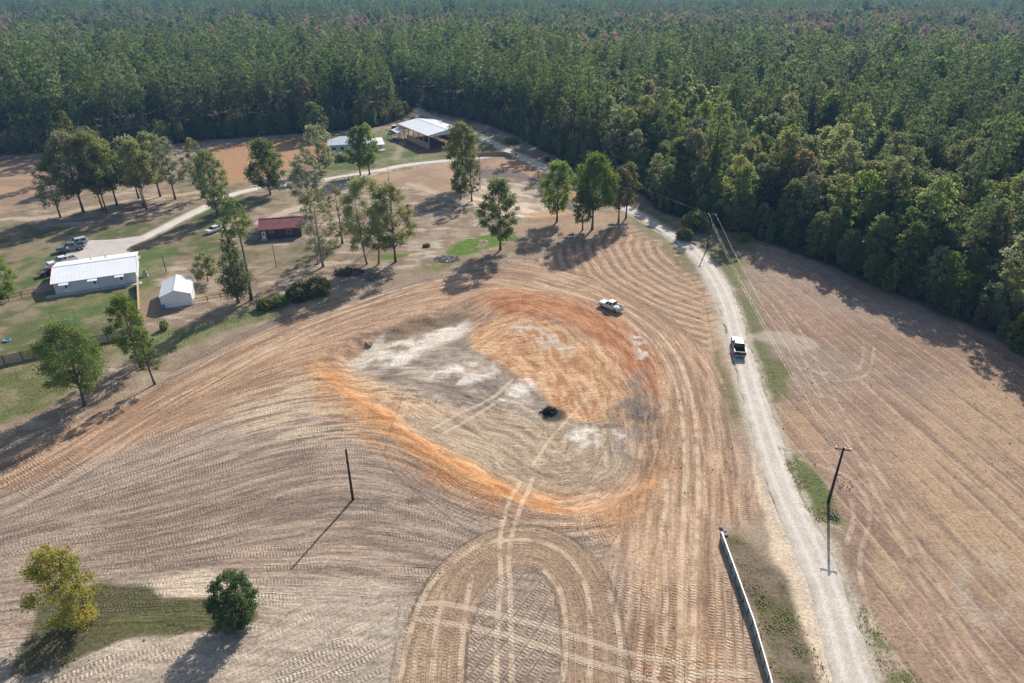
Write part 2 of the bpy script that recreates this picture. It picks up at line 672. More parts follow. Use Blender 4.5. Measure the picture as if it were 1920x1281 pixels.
# brown shoulder between drive and upper basin
region([(620, 350), (700, 330), (830, 306), (920, 296), (1000, 300), (1040, 325), (900, 330), (860, 370), (760, 350)],
       blend(np.array([0.33, 0.23, 0.155]), np.array([0.42, 0.29, 0.19]), sstep(0.4, 0.6, nz1)), 1.5, 0.9)
region([(885, 320), (940, 318), (980, 324), (1040, 354), (1085, 388), (1075, 398), (1030, 368), (985, 341), (940, 333), (885, 337)], [0.15, 0.125, 0.11], 0.4, 1.0, 0.85 + 0.3 * (nz4 - 0.5), warp=0.25)
region([(900, 310), (960, 305), (1010, 318), (1060, 340), (1110, 372), (1085, 382), (1040, 350), (980, 320), (940, 314)], [0.44, 0.255, 0.145], 0.6, 0.95, warp=0.5)
region([(890, 346), (940, 341), (985, 348), (1035, 375), (1070, 402), (1000, 412), (930, 405), (885, 385)],
       blend(np.array([0.64, 0.53, 0.40]), np.array([0.38, 0.295, 0.22]), sstep(0.40, 0.66, fbm((X + Y) / 2, (X - Y) / 7, 4, 15))), 0.5, warp=0.5)
region([(985, 395), (1030, 392), (1065, 395), (1060, 406), (1000, 410)], [0.45, 0.26, 0.12], 0.6, 0.9)
region([(980, 415), (1150, 398), (1180, 412), (1060, 440), (960, 440)], [0.38, 0.27, 0.175], 1.5, 0.8)

# ---- graded site
SITE_PX = [(-80, 880), (0, 836), (150, 776), (290, 722), (330, 690), (420, 640), (540, 592), (640, 565), (700, 548), (800, 520), (880, 503), (960, 482), (1060, 462), (1150, 425),
           (1185, 422), (1230, 445), (1290, 490), (1325, 540), (1345, 600), (1352, 700), (1375, 780), (1400, 870), (1430, 940), (1400, 985), (1360, 1000),
           (1380, 1100), (1440, 1290), (1460, 1420), (-200, 1420), (-200, 930)]
big = fbm(X / 13, Y / 9, 3, 71)
soil = blend(np.array([0.235, 0.180, 0.137]), np.array([0.415, 0.322, 0.246]), sstep(0.34, 0.66, f_st * 0.7 + big * 0.3))
warm = blend(np.array([0.325, 0.200, 0.122]), np.array([0.545, 0.370, 0.238]), sstep(0.34, 0.66, f_st * 0.75 + big * 0.25))
mS, aS = region(SITE_PX, soil, 0.6, warp=0.5)
SITE_W = np.zeros(N)
SITE_W[mS] = aS
# warm band near the tree line and round the basin
region([(-40, 880), (150, 785), (300, 728), (440, 650), (560, 600), (720, 552), (900, 510), (1080, 470), (1180, 430), (1300, 520), (1345, 640), (1365, 800),
        (1420, 950), (1350, 1010), (1390, 1290), (1180, 1290), (1180, 1100), (1100, 990), (1000, 960), (860, 850), (640, 730), (420, 780), (200, 850), (-40, 940)],
       warm, 3.5, 0.9)
region([(1060, 470), (1160, 435), (1240, 470), (1310, 540), (1330, 640), (1250, 610), (1150, 540)], blend(np.array([0.29, 0.20, 0.125]), np.array([0.47, 0.335, 0.215]), sstep(0.35, 0.65, f_st)), 2, 0.8)
# pale sand
region([(-40, 1240), (60, 1180), (120, 1110), (300, 1085), (520, 1100), (760, 1108), (730, 1400), (-40, 1400)], blend(np.array([0.40, 0.33, 0.255]), np.array([0.50, 0.42, 0.33]), sstep(0.35, 0.65, f_st)), 1.5, 0.9)
region([(258, 1108), (330, 1080), (420, 1072), (480, 1090), (400, 1118), (300, 1128)], [0.60, 0.49, 0.37], 0.4, 0.9)
region([(560, 770), (760, 760), (860, 850), (760, 860), (640, 800)], [0.62, 0.52, 0.41], 2.5, 0.85, sstep(0.36, 0.58, f_st))
region([(440, 760), (600, 690), (700, 720), (720, 800), (520, 830)], [0.58, 0.46, 0.32], 3, 0.8, sstep(0.38, 0.58, f_st))
# orange clay band of the lower bank
CLAY = blend(np.array([0.42, 0.175, 0.065]), np.array([0.54, 0.315, 0.15]), sstep(0.36, 0.62, f_st))
region([(585, 685), (650, 692), (730, 725), (800, 775), (870, 830), (940, 872), (1005, 908), (1030, 945), (975, 968), (875, 935), (780, 882), (680, 815), (605, 755)],
       CLAY, 3.0, 0.95, sstep(0.24, 0.50, f_st * 0.6 + f_stR * 0.4))
region([(1000, 910), (1100, 925), (1180, 915), (1225, 860), (1245, 890), (1195, 958), (1080, 975), (1000, 968)], CLAY, 2.5, 0.75, sstep(0.36, 0.58, f_st * 0.6 + f_stR * 0.4))
region([(640, 694), (700, 686), (800, 732), (880, 792), (960, 868), (900, 850), (800, 778), (700, 728)], [0.60, 0.475, 0.32], 1.5, 0.8, sstep(0.34, 0.58, f_st))
region([(620, 706), (700, 735), (790, 800), (700, 770), (640, 735)], [0.42, 0.18, 0.07], 1.6, 0.7, sstep(0.36, 0.55, f_stR))
region([(780, 800), (860, 860), (960, 918), (940, 925), (850, 875), (775, 820)], [0.43, 0.18, 0.065], 1.5, 0.75, sstep(0.33, 0.5, f_stR))
region([(960, 932), (1060, 945), (1170, 930), (1150, 948), (1050, 960), (970, 950)], [0.44, 0.185, 0.065], 1.2, 0.75, sstep(0.33, 0.5, f_stR))
region([(1180, 930), (1235, 850), (1250, 870), (1215, 960), (1160, 1000), (1120, 985)], [0.44, 0.245, 0.105], 1.5, 0.6, sstep(0.35, 0.55, f_st))
# red slope on the upper right
region([(900, 560), (960, 545), (1060, 560), (1150, 600), (1215, 660), (1235, 740), (1190, 720), (1130, 650), (1040, 600), (950, 590)],
       blend(np.array([0.37, 0.150, 0.068]), np.array([0.53, 0.265, 0.135]), sstep(0.36, 0.62, f_st)), 2.6, 0.95)
region([(858, 632), (900, 605), (960, 585), (1060, 620), (1150, 670), (1180, 750), (1150, 785), (1050, 770), (990, 712), (930, 668)],
       blend(np.array([0.46, 0.235, 0.108]), np.array([0.65, 0.425, 0.25]), sstep(0.34, 0.64, f_st)), 1.2, 0.95)
region([(940, 600), (1000, 605), (1070, 645), (1050, 655), (980, 630)], [0.58, 0.48, 0.38], 1.2, 0.8, sstep(0.40, 0.58, f_st))
# grey and white floor of the basin
FLOOR = blend(np.array([0.24, 0.195, 0.155]), np.array([0.47, 0.395, 0.315]), sstep(0.36, 0.68, 0.5 * fbm(X / 1.6, Y / 1.0, 4, 17) + 0.5 * fbm(X / 5, Y / 4, 3, 18)))
region([(655, 676), (735, 625), (870, 592), (890, 648), (965, 695), (1040, 755), (1010, 790), (960, 760), (860, 760), (760, 720), (680, 690)], FLOOR, 1.2, 0.95, warp=0.6)
region([(655, 676), (735, 628), (872, 594), (868, 622), (800, 640), (760, 672), (700, 678)], [0.74, 0.67, 0.57], 1.2, 0.95, sstep(0.22, 0.5, nz2), warp=0.6)
region([(650, 672), (690, 642), (722, 620), (733, 630), (700, 655), (670, 676)], [0.57, 0.49, 0.39], 0.35, 1.0, warp=0.3)
region([(720, 628), (760, 605), (860, 582), (880, 592), (820, 605), (745, 630)], [0.26, 0.185, 0.12], 0.7, 0.85)
region([(740, 765), (860, 770), (960, 765), (1060, 780), (1160, 790), (1195, 835), (1160, 885), (1060, 910), (960, 890), (850, 835)],
       blend(np.array([0.345, 0.26, 0.175]), np.array([0.47, 0.375, 0.265]), sstep(0.36, 0.64, f_st)), 1.5, 0.9)
region([(1155, 745), (1200, 690), (1220, 760), (1200, 850), (1170, 900), (1150, 830)], [0.235, 0.195, 0.16], 1.5, 0.8, sstep(0.30, 0.5, nz2))
for p in ([(930, 735), (985, 700), (1000, 712), (950, 745)], [(1060, 800), (1110, 790), (1120, 820), (1080, 830)], [(1155, 800), (1185, 785), (1180, 820)], [(800, 690), (900, 660), (930, 690), (850, 710)],
          [(1190, 620), (1212, 640), (1205, 690), (1195, 680)]):
    region(p, [0.72, 0.66, 0.57], 1.0, 0.9, sstep(0.42, 0.60, nz2))
region([(1010, 765), (1030, 752), (1052, 756), (1055, 772), (1030, 780)], [0.05, 0.045, 0.04], 0.6, 0.9)
# dark furrow beside the pole
region([(560, 945), (640, 938), (720, 928), (800, 938), (740, 946), (650, 948)], [0.17, 0.135, 0.105], 0.3, 0.8, sstep(0.3, 0.5, nz2))
# grass island below
region([(10, 1260), (50, 1180), (100, 1112), (180, 1095), (262, 1100), (300, 1126), (400, 1118), (480, 1150), (470, 1172), (390, 1180), (262, 1190), (180, 1225), (110, 1255)], DRYG * np.array([0.52, 0.58, 0.45]), 0.35, 1.0, 0.95 + 0.2 * (nz2 - 0.5))
region([(250, 1140), (400, 1128), (430, 1165), (300, 1178), (200, 1180)], [0.115, 0.13, 0.04], 0.8, 0.6, sstep(0.35, 0.6, nz2))

# arch of the turning track and diagonal rows within
stU = fbm(dU * sU / 0.35, aU / 9.0, 4, 46)
aU_ = sstep(3.3, 2.8, dU + 0.5 * (nz2[site] - 0.5))
archc = blend(np.array([0.325, 0.225, 0.148]), np.array([0.445, 0.322, 0.215]), sstep(0.30, 0.70, 0.6 * stU + 0.4 * nz1[site]))
ain = sstep(-2.6, -3.6, poly_sd(sx, sy, ARCH))
C[site] = C[site] * (1 - 0.3 * ain[:, None]) + np.array([0.335, 0.262, 0.205]) * (0.75 + 0.5 * nz1[site][:, None]) * 0.3 * ain[:, None]
C[site] = C[site] * (1 - 0.95 * aU_[:, None]) + archc * 0.95 * aU_[:, None]
edgeU = np.exp(-((dU - 3.05) / 0.12) ** 2) * sstep(0.35, 0.6, nz1[site])
C[site] *= (1 - 0.35 * edgeU[:, None])

# right hand field
dirF = np.array([math.sin(R(9)), -math.cos(R(9))])
uF = X * math.cos(R(9)) + Y * math.sin(R(9)) + 1.2 * (fbm(X / 25, Y / 25, 2, 31) - 0.5)
vF = -X * math.sin(R(9)) + Y * math.cos(R(9))
stF = fbm(uF / 0.7, vF / 14.0, 4, 47)
FIELD = blend(np.array([0.250, 0.168, 0.120]), np.array([0.375, 0.258, 0.182]), sstep(0.3, 0.7, stF * 0.45 + nz1 * 0.3 + nz3 * 0.25))
FIELD_PX = [(1420, 470), (1500, 480), (1620, 530), (1760, 585), (1925, 660), (2100, 800), (2300, 1400), (1760, 1400), (1680, 1281), (1620, 1100), (1590, 1000), (1560, 905), (1480, 840),
            (1440, 760), (1480, 700), (1440, 620), (1400, 520)]
mF, aF = region(FIELD_PX, FIELD, 1.6)
FIELD_W = np.zeros(N)
FIELD_W[mF] = aF
region([(1420, 640), (1520, 640), (1640, 700), (1500, 740)], [0.30, 0.245, 0.195], 3, 0.6)
region([(1400, 470), (1560, 500), (1760, 590), (1800, 640), (1600, 600), (1450, 540)], [0.33, 0.265, 0.215], 3, 0.6, sstep(0.3, 0.6, nz1))
region([(1440, 770), (1520, 760), (1600, 830), (1500, 840)], [0.40, 0.27, 0.165], 2, 0.8, sstep(0.35, 0.6, stF))
region([(1700, 760), (1920, 720), (2000, 1000), (1920, 1281), (1700, 1000)], [0.43, 0.30, 0.185], 5, 0.8, sstep(0.42, 0.60, stF * 0.6 + nz3 * 0.4))
region([(1780, 1040), (1860, 1030), (1900, 1120), (1840, 1180), (1790, 1120)], [0.44, 0.37, 0.28], 2, 0.8, sstep(0.42, 0.62, nz2 * 0.5 + nz1 * 0.5))
region([(1520, 690), (1640, 660), (1760, 700), (1700, 760), (1580, 760)], [0.235, 0.175, 0.135], 4, 0.7, sstep(0.42, 0.6, nz1))
region([(1640, 1000), (1680, 980), (1690, 1100), (1650, 1090)], [0.47, 0.36, 0.22], 1.2, 0.6, sstep(0.4, 0.6, stF))
# verges of the gravel road
region([(1395, 560), (1420, 610), (1435, 640), (1480, 700), (1470, 740), (1436, 745), (1410, 660)], blend(np.array([0.14, 0.145, 0.05]), np.array([0.21, 0.17, 0.125]), sstep(0.4, 0.6, nz2)), 1.0, 0.9)
region([(1316, 452), (1350, 448), (1408, 545), (1434, 640), (1460, 735), (1430, 745), (1400, 650), (1376, 570), (1346, 500)], [0.15, 0.165, 0.07], 1.3, 0.9, 0.55 + 0.45 * sstep(0.25, 0.5, nz2))
region([(1330, 440), (1400, 455), (1440, 510), (1440, 560), (1410, 570), (1360, 490)], blend(np.array([0.17, 0.165, 0.06]), np.array([0.30, 0.235, 0.17]), sstep(0.4, 0.6, nz1)), 2, 0.7)
region([(1452, 832), (1490, 848), (1535, 890), (1560, 920), (1580, 985), (1530, 978), (1490, 920)], [0.115, 0.15, 0.045], 0.7, 0.95, 0.5 + 0.5 * sstep(0.3, 0.5, nz2))
region([(1362, 1005), (1400, 1015), (1440, 1050), (1500, 1150), (1560, 1290), (1600, 1420), (1480, 1420), (1448, 1290), (1400, 1130)], blend(np.array([0.095, 0.105, 0.04]), np.array([0.20, 0.155, 0.11]), sstep(0.36, 0.62, nz2 * 0.7 + nz1 * 0.3)), 0.8, 1.0)
region([(1340, 640), (1362, 700), (1385, 770), (1395, 800), (1372, 780), (1352, 740)], DRYG * np.array([0.85, 0.95, 0.7]), 0.8, 0.9, sstep(0.3, 0.5, nz2))
region([(1590, 1090), (1620, 1130), (1680, 1220), (1740, 1300), (1690, 1400), (1640, 1281), (1600, 1180)], blend(np.array([0.14, 0.15, 0.06]), np.array([0.38, 0.31, 0.23]), sstep(0.42, 0.58, nz2)), 1.0, 0.9)
region([(1180, 400), (1290, 465), (1310, 520), (1260, 490), (1210, 440)], DRYG * np.array([0.8, 1.0, 0.7]), 1.0, 0.7, sstep(0.3, 0.5, nz2))
region([(1290, 440), (1340, 470), (1330, 480), (1200, 398), (1215, 392)], DRYG * np.array([0.8, 1.0, 0.6]), 1.0, 0.8, sstep(0.3, 0.5, nz2))
# sand spread beside the gravel road
region([(1415, 850), (1445, 930), (1480, 1010), (1540, 1130), (1600, 1281), (1640, 1400), (1530, 1400), (1532, 1281), (1480, 1120), (1440, 990)], [0.70, 0.56, 0.405], 0.5, 1.0, 0.85 + 0.3 * (nz2 - 0.4))
region([(1500, 985), (1575, 990), (1580, 1060), (1560, 1075), (1530, 1040)], [0.50, 0.43, 0.32], 0.8, 0.8, sstep(0.3, 0.5, nz2))
region([(1415, 625), (1470, 620), (1530, 640), (1520, 660), (1420, 640)], [0.40, 0.335, 0.27], 1.0, 0.9)
# sandy cart tracks through the yard
for cl, w_, cc in (([(-60, 425), (0, 412), (80, 408), (160, 393), (240, 378), (330, 366), (410, 357)], 1.6, [0.50, 0.40, 0.29]),
                   ([(490, 418), (530, 400), (575, 384), (640, 350), (700, 324)], 1.7, [0.53, 0.44, 0.34]),
                   ([(770, 345), (850, 372), (905, 385), (960, 400)], 1.5, [0.50, 0.40, 0.29]),
                   ([(740, 300), (760, 260), (790, 235)], 1.3, [0.33, 0.28, 0.20])):
    P = smooth(GG(cl), False, 4)
    m = (X > P[:, 0].min() - 5) & (X < P[:, 0].max() + 5) & (Y > P[:, 1].min() - 5) & (Y < P[:, 1].max() + 5)
    d, _, _ = line_field(WX[m], WY[m], P)
    lerp_c(m, cc, sstep(w_ + 0.6, w_ - 0.6, d) * (0.6 + 0.4 * nz2[m]))

# ---- track zones ---------------------------------------------------------------------------
sw = SITE_W[site]
archin = poly_sd(sx, sy, np.vstack([ARCH]))
inside_arch = sstep(-2.9, -3.5, archin)
near_arch = sstep(3.5, 2.9, dU)
pale_poly = poly_sd(sx, sy, np.array(GG([(-40, 1240), (120, 1160), (300, 1150), (480, 1180), (560, 1120), (770, 1100), (740, 1400), (-40, 1400)])))
fan_poly = poly_sd(sx, sy, np.array(GG([(1000, 490), (1060, 462), (1150, 428), (1240, 465), (1310, 550), (1330, 660), (1260, 600), (1160, 545), (1080, 510)])))
wPale = sstep(0.5, -0.5, pale_poly)
wFan = sstep(1.0, -1.0, fan_poly)
wArch = np.maximum(near_arch, inside_arch)
rF = np.hypot(sx - 62, sy - 146)
tF = np.arctan2(sy - 146, -(sx - 62)) * 40
fanS = 0.5 + 0.5 * np.sin((rF + 1.6 * (fbm(sx / 9, sy / 9, 3, 63) - 0.5)) * 6.2832 / 2.3)
fanS = np.clip(fanS * 0.65 + 0.55 * fbm(rF / 0.5, tF / 6.0, 3, 64) - 0.1, 0, 1)
fanC = blend(np.array([0.275, 0.188, 0.125]), np.array([0.55, 0.375, 0.25]), sstep(0.25, 0.75, fanS))
wfc = (wFan * sw * 0.65)[:, None]
C[site] = C[site] * (1 - wfc) + fanC * wfc
Z[site] += 0.16 * (fanS - 0.5) * wFan * sw
free = sw * (1 - wArch) * (1 - wPale) * (1 - wFan)
wQz = wQ * sstep(-1.5, 1.0, sdR) * free
wRz = (1 - leftin * sstep(-4, 2, sy - 70)) * sstep(8.0, 5.0, np.abs(sdR)) * free * (1 - wQ * sstep(-1.5, 1.0, sdR)) * (0.35 + 0.65 * sstep(3, 0.2, sdT * 0 - sdR + 3))
wFloor = sstep(1, -1, sdT)
wAz = free * (1 - wQ) * (1 - sstep(8.0, 5.0, np.abs(sdR))) * sstep(-1, 2, sdR) * sstep(8, 3, sx)
zA[site] = np.stack([uA + wob, vA, wAz], 1)
zQ[site] = np.stack([sQ * dQ + wob * 0.6, aQ, wQz], 1)
zR[site] = np.stack([sdR + wob + wrp * 0.6 + aR * 0.10, aR, wRz * (1 - 0.7 * wFloor)], 1)
# diagonal rows inside the arch
a1 = R(58)
uV = -sx * math.sin(a1) + sy * math.cos(a1)
vV = sx * math.cos(a1) + sy * math.sin(a1)
a2 = R(33)
uB = -sx * math.sin(a2) + sy * math.cos(a2)
vB = sx * math.cos(a2) + sy * math.sin(a2)

wl = np.maximum(np.maximum(inside_arch * sw, wPale * sw * (1 - wArch)), wFan * sw)
uL = np.where(inside_arch > 0.01, uV, np.where(wFan > 0.01, rF * 0.42, uB))
vL = np.where(inside_arch > 0.01, vV, np.where(wFan > 0.01, tF, vB))
zL[site] = np.stack([uL + wob * 0.8, vL, wl * np.where((wPale > 0.01) & (inside_arch < 0.01), sstep(-1.0, -4.0, pale_poly) * sstep(0.35, 0.5, nz3[site] + 0.1 * (sx + 30) / 20), 1)], 1)
zU[site] = np.stack([sU * dU * 2.0, aU, near_arch * sw * 0.30], 1)
# crawler marks crossing the arch
for cl in ([(785, 1134), (830, 1132), (900, 1146), (1000, 1170), (1100, 1200), (1180, 1226), (1280, 1244), (1400, 1256)],
           [(785, 1162), (830, 1168), (900, 1180), (1000, 1207), (1100, 1240), (1180, 1263), (1260, 1290)],
           [(1260, 1292), (1320, 1262), (1400, 1262)],
           [(812, 790), (860, 762), (920, 735), (960, 700)], [(830, 800), (880, 772), (925, 745)]):
    P = smooth(GG(cl), False, 4)
    m = (sx > P[:, 0].min() - 2) & (sx < P[:, 0].max() + 2) & (sy > P[:, 1].min() - 2) & (sy < P[:, 1].max() + 2)
    d, s_, a_ = line_field(sx[m], sy[m], P)
    idx = np.where(site)[0][m]
    w = sstep(0.75, 0.35, d)
    hit = d < 1.2
    zC[idx[hit]] = np.stack([(s_ * d)[hit] + 0.37, a_[hit], w[hit]], 1)
# tyre tracks
TY = np.full(N, 2.0)
TYL = [[(1268, 1400), (1273, 1281), (1277, 1100), (1283, 950), (1283, 850), (1272, 740), (1235, 655), (1175, 600), (1110, 562), (1000, 528)],
       [(1293, 1400), (1300, 1281), (1303, 1100), (1310, 950), (1308, 850), (1295, 735), (1255, 645), (1190, 590), (1120, 553), (1000, 520)],
       [(958, 1120), (955, 1030), (975, 960), (1000, 880)], [(940, 1100), (938, 1010), (950, 960), (975, 890)], [(998, 860), (1040, 800), (1100, 740)],
       [(748, 1290), (765, 1200), (800, 1110), (850, 1055), (900, 1022), (960, 1012), (1020, 1018), (1070, 1050), (1100, 1110), (1106, 1200), (1104, 1290)],
       [(808, 1290), (818, 1180), (832, 1110)], [(862, 1290), (868, 1180), (884, 1080)],
       [(1052, 1290), (1061, 1190), (1050, 1110), (1020, 1070)], [(1163, 1290), (1160, 1180), (1140, 1110)],
       [(960, 1290), (958, 1180), (956, 1120)], [(930, 1290), (932, 1180), (936, 1100)],
       [(930, 1500), (1225, 1281), (1245, 1000), (1250, 900)],
       [(560, 600), (640, 578), (760, 540), (880, 515)], [(480, 650), (620, 595), (760, 552), (900, 528)], [(300, 760), (460, 680), (600, 610)],
       [(1540, 870), (1600, 900), (1630, 960), (1610, 1060), (1640, 1180)], [(1500, 860), (1570, 890), (1600, 960), (1585, 1020)],
       [(1440, 560), (1480, 620), (1540, 740), (1600, 840), (1660, 960), (1760, 1150), (1830, 1290)], [(1460, 560), (1500, 620), (1562, 740), (1622, 840), (1690, 960), (1790, 1150), (1880, 1290)],
       [(1620, 640), (1610, 690), (1560, 700), (1500, 690)], [(1640, 650), (1625, 702), (1570, 715)],
       [(1600, 700), (1760, 850), (1920, 990)], [(1640, 700), (1800, 830), (1920, 930)]]
allm = near
for cl in TYL:
    P = smooth(GG(cl), False, 4)
    m = (X > P[:, 0].min() - 2) & (X < P[:, 0].max() + 2) & (Y > P[:, 1].min() - 2) & (Y < P[:, 1].max() + 2)
    d, _, _ = line_field(X[m] + 0.25 * (nz1[m] - 0.5), Y[m], P)
    TY[m] = np.minimum(TY[m], d)

# one set of pass coordinates: the zone that rules a spot, fading out where two zones meet
ST = np.stack([zA, zQ, zR, zL, zU], 0)
order = np.sort(ST[:, :, 2], axis=0)
win = np.argmax(ST[:, :, 2], axis=0)
zP = ST[win, np.arange(N)]
patch = 0.10 + 0.90 * sstep(0.40, 0.60, fbm(X / 8, Y / 5, 3, 52))
patch[site] = np.maximum(patch[site], 0.9 * inside_arch)
zP[:, 2] = np.clip((order[-1] - order[-2]) * 1.6, 0, 1) * patch

# relief left by blades and tracks
Z[site] += sw * (0.13 * (fbm(uA / 1.1, vA / 7.0, 3, 61) - 0.5) * (1 - wQ) * (1 - wArch) + 0.10 * (stQ - 0.5) * wQ * (1 - wArch) + 0.36 * (stI - 0.5) * inR * (1 - wArch))
Z[site] += 0.10 * edgeU
mff = FIELD_W > 0.01
Z[mff] += FIELD_W[mff] * 0.05 * (stF[mff] - 0.5)
Z[near] += (1 - np.clip(SITE_W[near], 0, 1)) * 0.10 * (nz2[near] - 0.5)
# bed of the roads a little lower than the gravel
ROADW = np.full(N, 50.0)
for P, hw in ((MAIN_ROAD, 2.1), (DRIVE, 1.5)):
    m = (X > P[:, 0].min() - 8) & (X < P[:, 0].max() + 8) & (Y > P[:, 1].min() - 8) & (Y < P[:, 1].max() + 8)
    d, _, _ = line_field(X[m], Y[m], P)
    ROADW[m] = np.minimum(ROADW[m], d - hw)
    lerp_c(m, [0.54, 0.48, 0.39], sstep(hw + 1.1, hw - 0.2, d + 1.3 * (nz2[m] - 0.5)) * 0.75)
Z -= 0.16 * sstep(0.1, -0.5, ROADW)

# ---- sheet mesh
nx, ny = len(xs), len(ys)
ii = np.arange(nx - 1)[None, :] + np.arange(ny - 1)[:, None] * nx
F = np.stack([ii, ii + 1, ii + 1 + nx, ii + nx], -1).reshape(-1, 4)
g_me = np_mesh('ground', np.stack([X, Y, Z], 1), F, True)
C *= np.array([0.905, 0.885, 0.865])
ca = g_me.attributes.new('soil', 'FLOAT_COLOR', 'POINT')
ca.data.foreach_set('color', np.concatenate([np.clip(C, 0.01, 0.9), np.ones((N, 1))], 1).astype(np.float32).ravel())
for nm, arr in (('zP', zP), ('zC', zC)):
    at = g_me.attributes.new(nm, 'FLOAT_VECTOR', 'POINT')
    at.data.foreach_set('vector', arr.astype(np.float32).ravel())
for nm, arr in (('tyre', TY), ('field', FIELD_W), ('uF', uF), ('worked', np.clip(SITE_W, 0, 1))):
    at = g_me.attributes.new(nm, 'FLOAT', 'POINT')
    at.data.foreach_set('value', arr.astype(np.float32))

# tread pattern: lanes across u, grouser bars along v
tg = bpy.data.node_groups.new('tread', 'ShaderNodeTree')
tg.interface.new_socket('Zone', in_out='INPUT', socket_type='NodeSocketVector')
tg.interface.new_socket('Height', in_out='OUTPUT', socket_type='NodeSocketFloat')
tg.interface.new_socket('Tone', in_out='OUTPUT', socket_type='NodeSocketFloat')
g = NG(tg)
gi = g.n('NodeGroupInput')
go = g.n('NodeGroupOutput')
sp = g.n('ShaderNodeSeparateXYZ')
g.put(sp.inputs[0], gi.outputs[0])
u, v, w = sp.outputs
lane = g.math('DIVIDE', u, 0.92)
li = g.math('FLOOR', lane)
lf = g.math('FRACT', lane)
wn1 = g.n('ShaderNodeTexWhiteNoise', noise_dimensions='1D')
g.put(wn1.inputs['W'], li)
r1 = wn1.outputs['Value']
seg = g.math('FLOOR', g.math('ADD', g.math('DIVIDE', v, 11.0), g.math('MULTIPLY', r1, 9.0)))
wn2 = g.n('ShaderNodeTexWhiteNoise', noise_dimensions='2D')
cx = g.n('ShaderNodeCombineXYZ')
g.put(cx.inputs[0], li)
g.put(cx.inputs[1], seg)
g.put(wn2.inputs['Vector'], cx.outputs[0])
r2 = wn2.outputs['Value']
amp = g.ramp(r2, 0.15, 0.45)
band = g.math('MULTIPLY', g.ramp(lf, 0.06, 0.12), g.ramp(lf, 0.74, 0.68))
cleat = g.math('SINE', g.math('MULTIPLY', g.math('ADD', g.math('DIVIDE', v, 0.36), g.math('MULTIPLY', r2, 5.0)), 6.2832))
cleat = g.ramp(cleat, -0.45, 0.45)
ridge = g.math('MULTIPLY', g.ramp(g.math('ABSOLUTE', g.math('SUBTRACT', lf, g.math('MULTIPLY_ADD', r1, 0.12, 0.80))), 0.09, 0.0), g.ramp(r2, 0.3, 0.8))
h = g.math('ADD', g.math('MULTIPLY', g.math('MULTIPLY', cleat, band), amp), g.math('MULTIPLY', ridge, 1.7))
g.put(go.inputs[0], g.math('MULTIPLY', h, w))
tone = g.math('ADD', g.math('MULTIPLY', g.math('SUBTRACT', r2, 0.5), 0.18), g.math('MULTIPLY', g.math('MULTIPLY', g.math('SUBTRACT', cleat, 0.4), band), g.math('MULTIPLY', amp, 0.34)))
g.put(go.inputs[1], g.math('MULTIPLY', tone, w))

gm, g, b = material('graded_soil')
pos = g.n('ShaderNodeNewGeometry').outputs['Position']
soilc = g.n('ShaderNodeAttribute', attribute_name='soil').outputs['Color']
H = 0.0
T = 1.0
zones = {}
for nm in ('zP', 'zC'):
    a = g.n('ShaderNodeAttribute', attribute_name=nm).outputs['Vector']
    gr = g.n('ShaderNodeGroup')
    gr.node_tree = tg
    g.put(gr.inputs[0], a)
    H = g.math('ADD', gr.outputs[0], H)
    T = g.math('ADD', gr.outputs[1], T)
    zones[nm] = a
# a second, crossing set of passes in patches
sz = g.n('ShaderNodeSeparateXYZ')
g.put(sz.inputs[0], zones['zP'])
cb2 = g.n('ShaderNodeCombineXYZ')
g.put(cb2.inputs[0], g.math('ADD', g.math('MULTIPLY', sz.outputs[0], 0.93), g.math('MULTIPLY', sz.outputs[1], 0.30)))
g.put(cb2.inputs[1], g.math('SUBTRACT', g.math('MULTIPLY', sz.outputs[1], 0.93), g.math('MULTIPLY', sz.outputs[0], 0.30)))
g.put(cb2.inputs[2], g.math('MULTIPLY', sz.outputs[2], g.ramp(g.noise(pos, 0.085, 2, 0.5), 0.52, 0.60)))
gr = g.n('ShaderNodeGroup')
gr.node_tree = tg
g.put(gr.inputs[0], cb2.outputs[0])
H = g.math('ADD', g.math('MULTIPLY', gr.outputs[0], 0.8), H)
T = g.math('ADD', gr.outputs[1], T)
# scratches drawn along the passes
cs = g.n('ShaderNodeCombineXYZ')
g.put(cs.inputs[0], g.math('MULTIPLY', sz.outputs[0], 3.2))
g.put(cs.inputs[1], g.math('MULTIPLY', sz.outputs[1], 0.22))
scr = g.noise(cs.outputs[0], 1.0, 4, 0.65)
wk_ = g.n('ShaderNodeAttribute', attribute_name='worked').outputs['Fac']
scf = g.math('MULTIPLY', g.math('SUBTRACT', scr, 0.5), wk_)
# fine grain, clods, debris
n1 = g.noise(pos, 2.6, 4, 0.7)
n2 = g.noise(pos, 0.55, 3, 0.6)
n3 = g.noise(pos, 9.0, 1, 0.7)
k = g.math('MULTIPLY', g.ramp(n1, 0.28, 0.72, 0.72, 1.26), g.ramp(n2, 0.3, 0.7, 0.88, 1.10))
k = g.math('MULTIPLY', k, g.ramp(n3, 0.3, 0.7, 0.85, 1.15))
k = g.math('MULTIPLY', k, T)
k = g.math('MULTIPLY', k, g.math('MULTIPLY_ADD', scf, 1.25, 1.0))
spk = g.math('MULTIPLY', g.ramp(n3, 0.60, 0.68), g.ramp(n2, 0.45, 0.6))
sc = g.n('ShaderNodeVectorMath', operation='SCALE')
g.put(sc.inputs[0], soilc)
g.put(sc.inputs[3], k)
c = g.mix(g.math('MULTIPLY', spk, 0.75), sc.outputs[0], (0.09, 0.07, 0.055, 1))
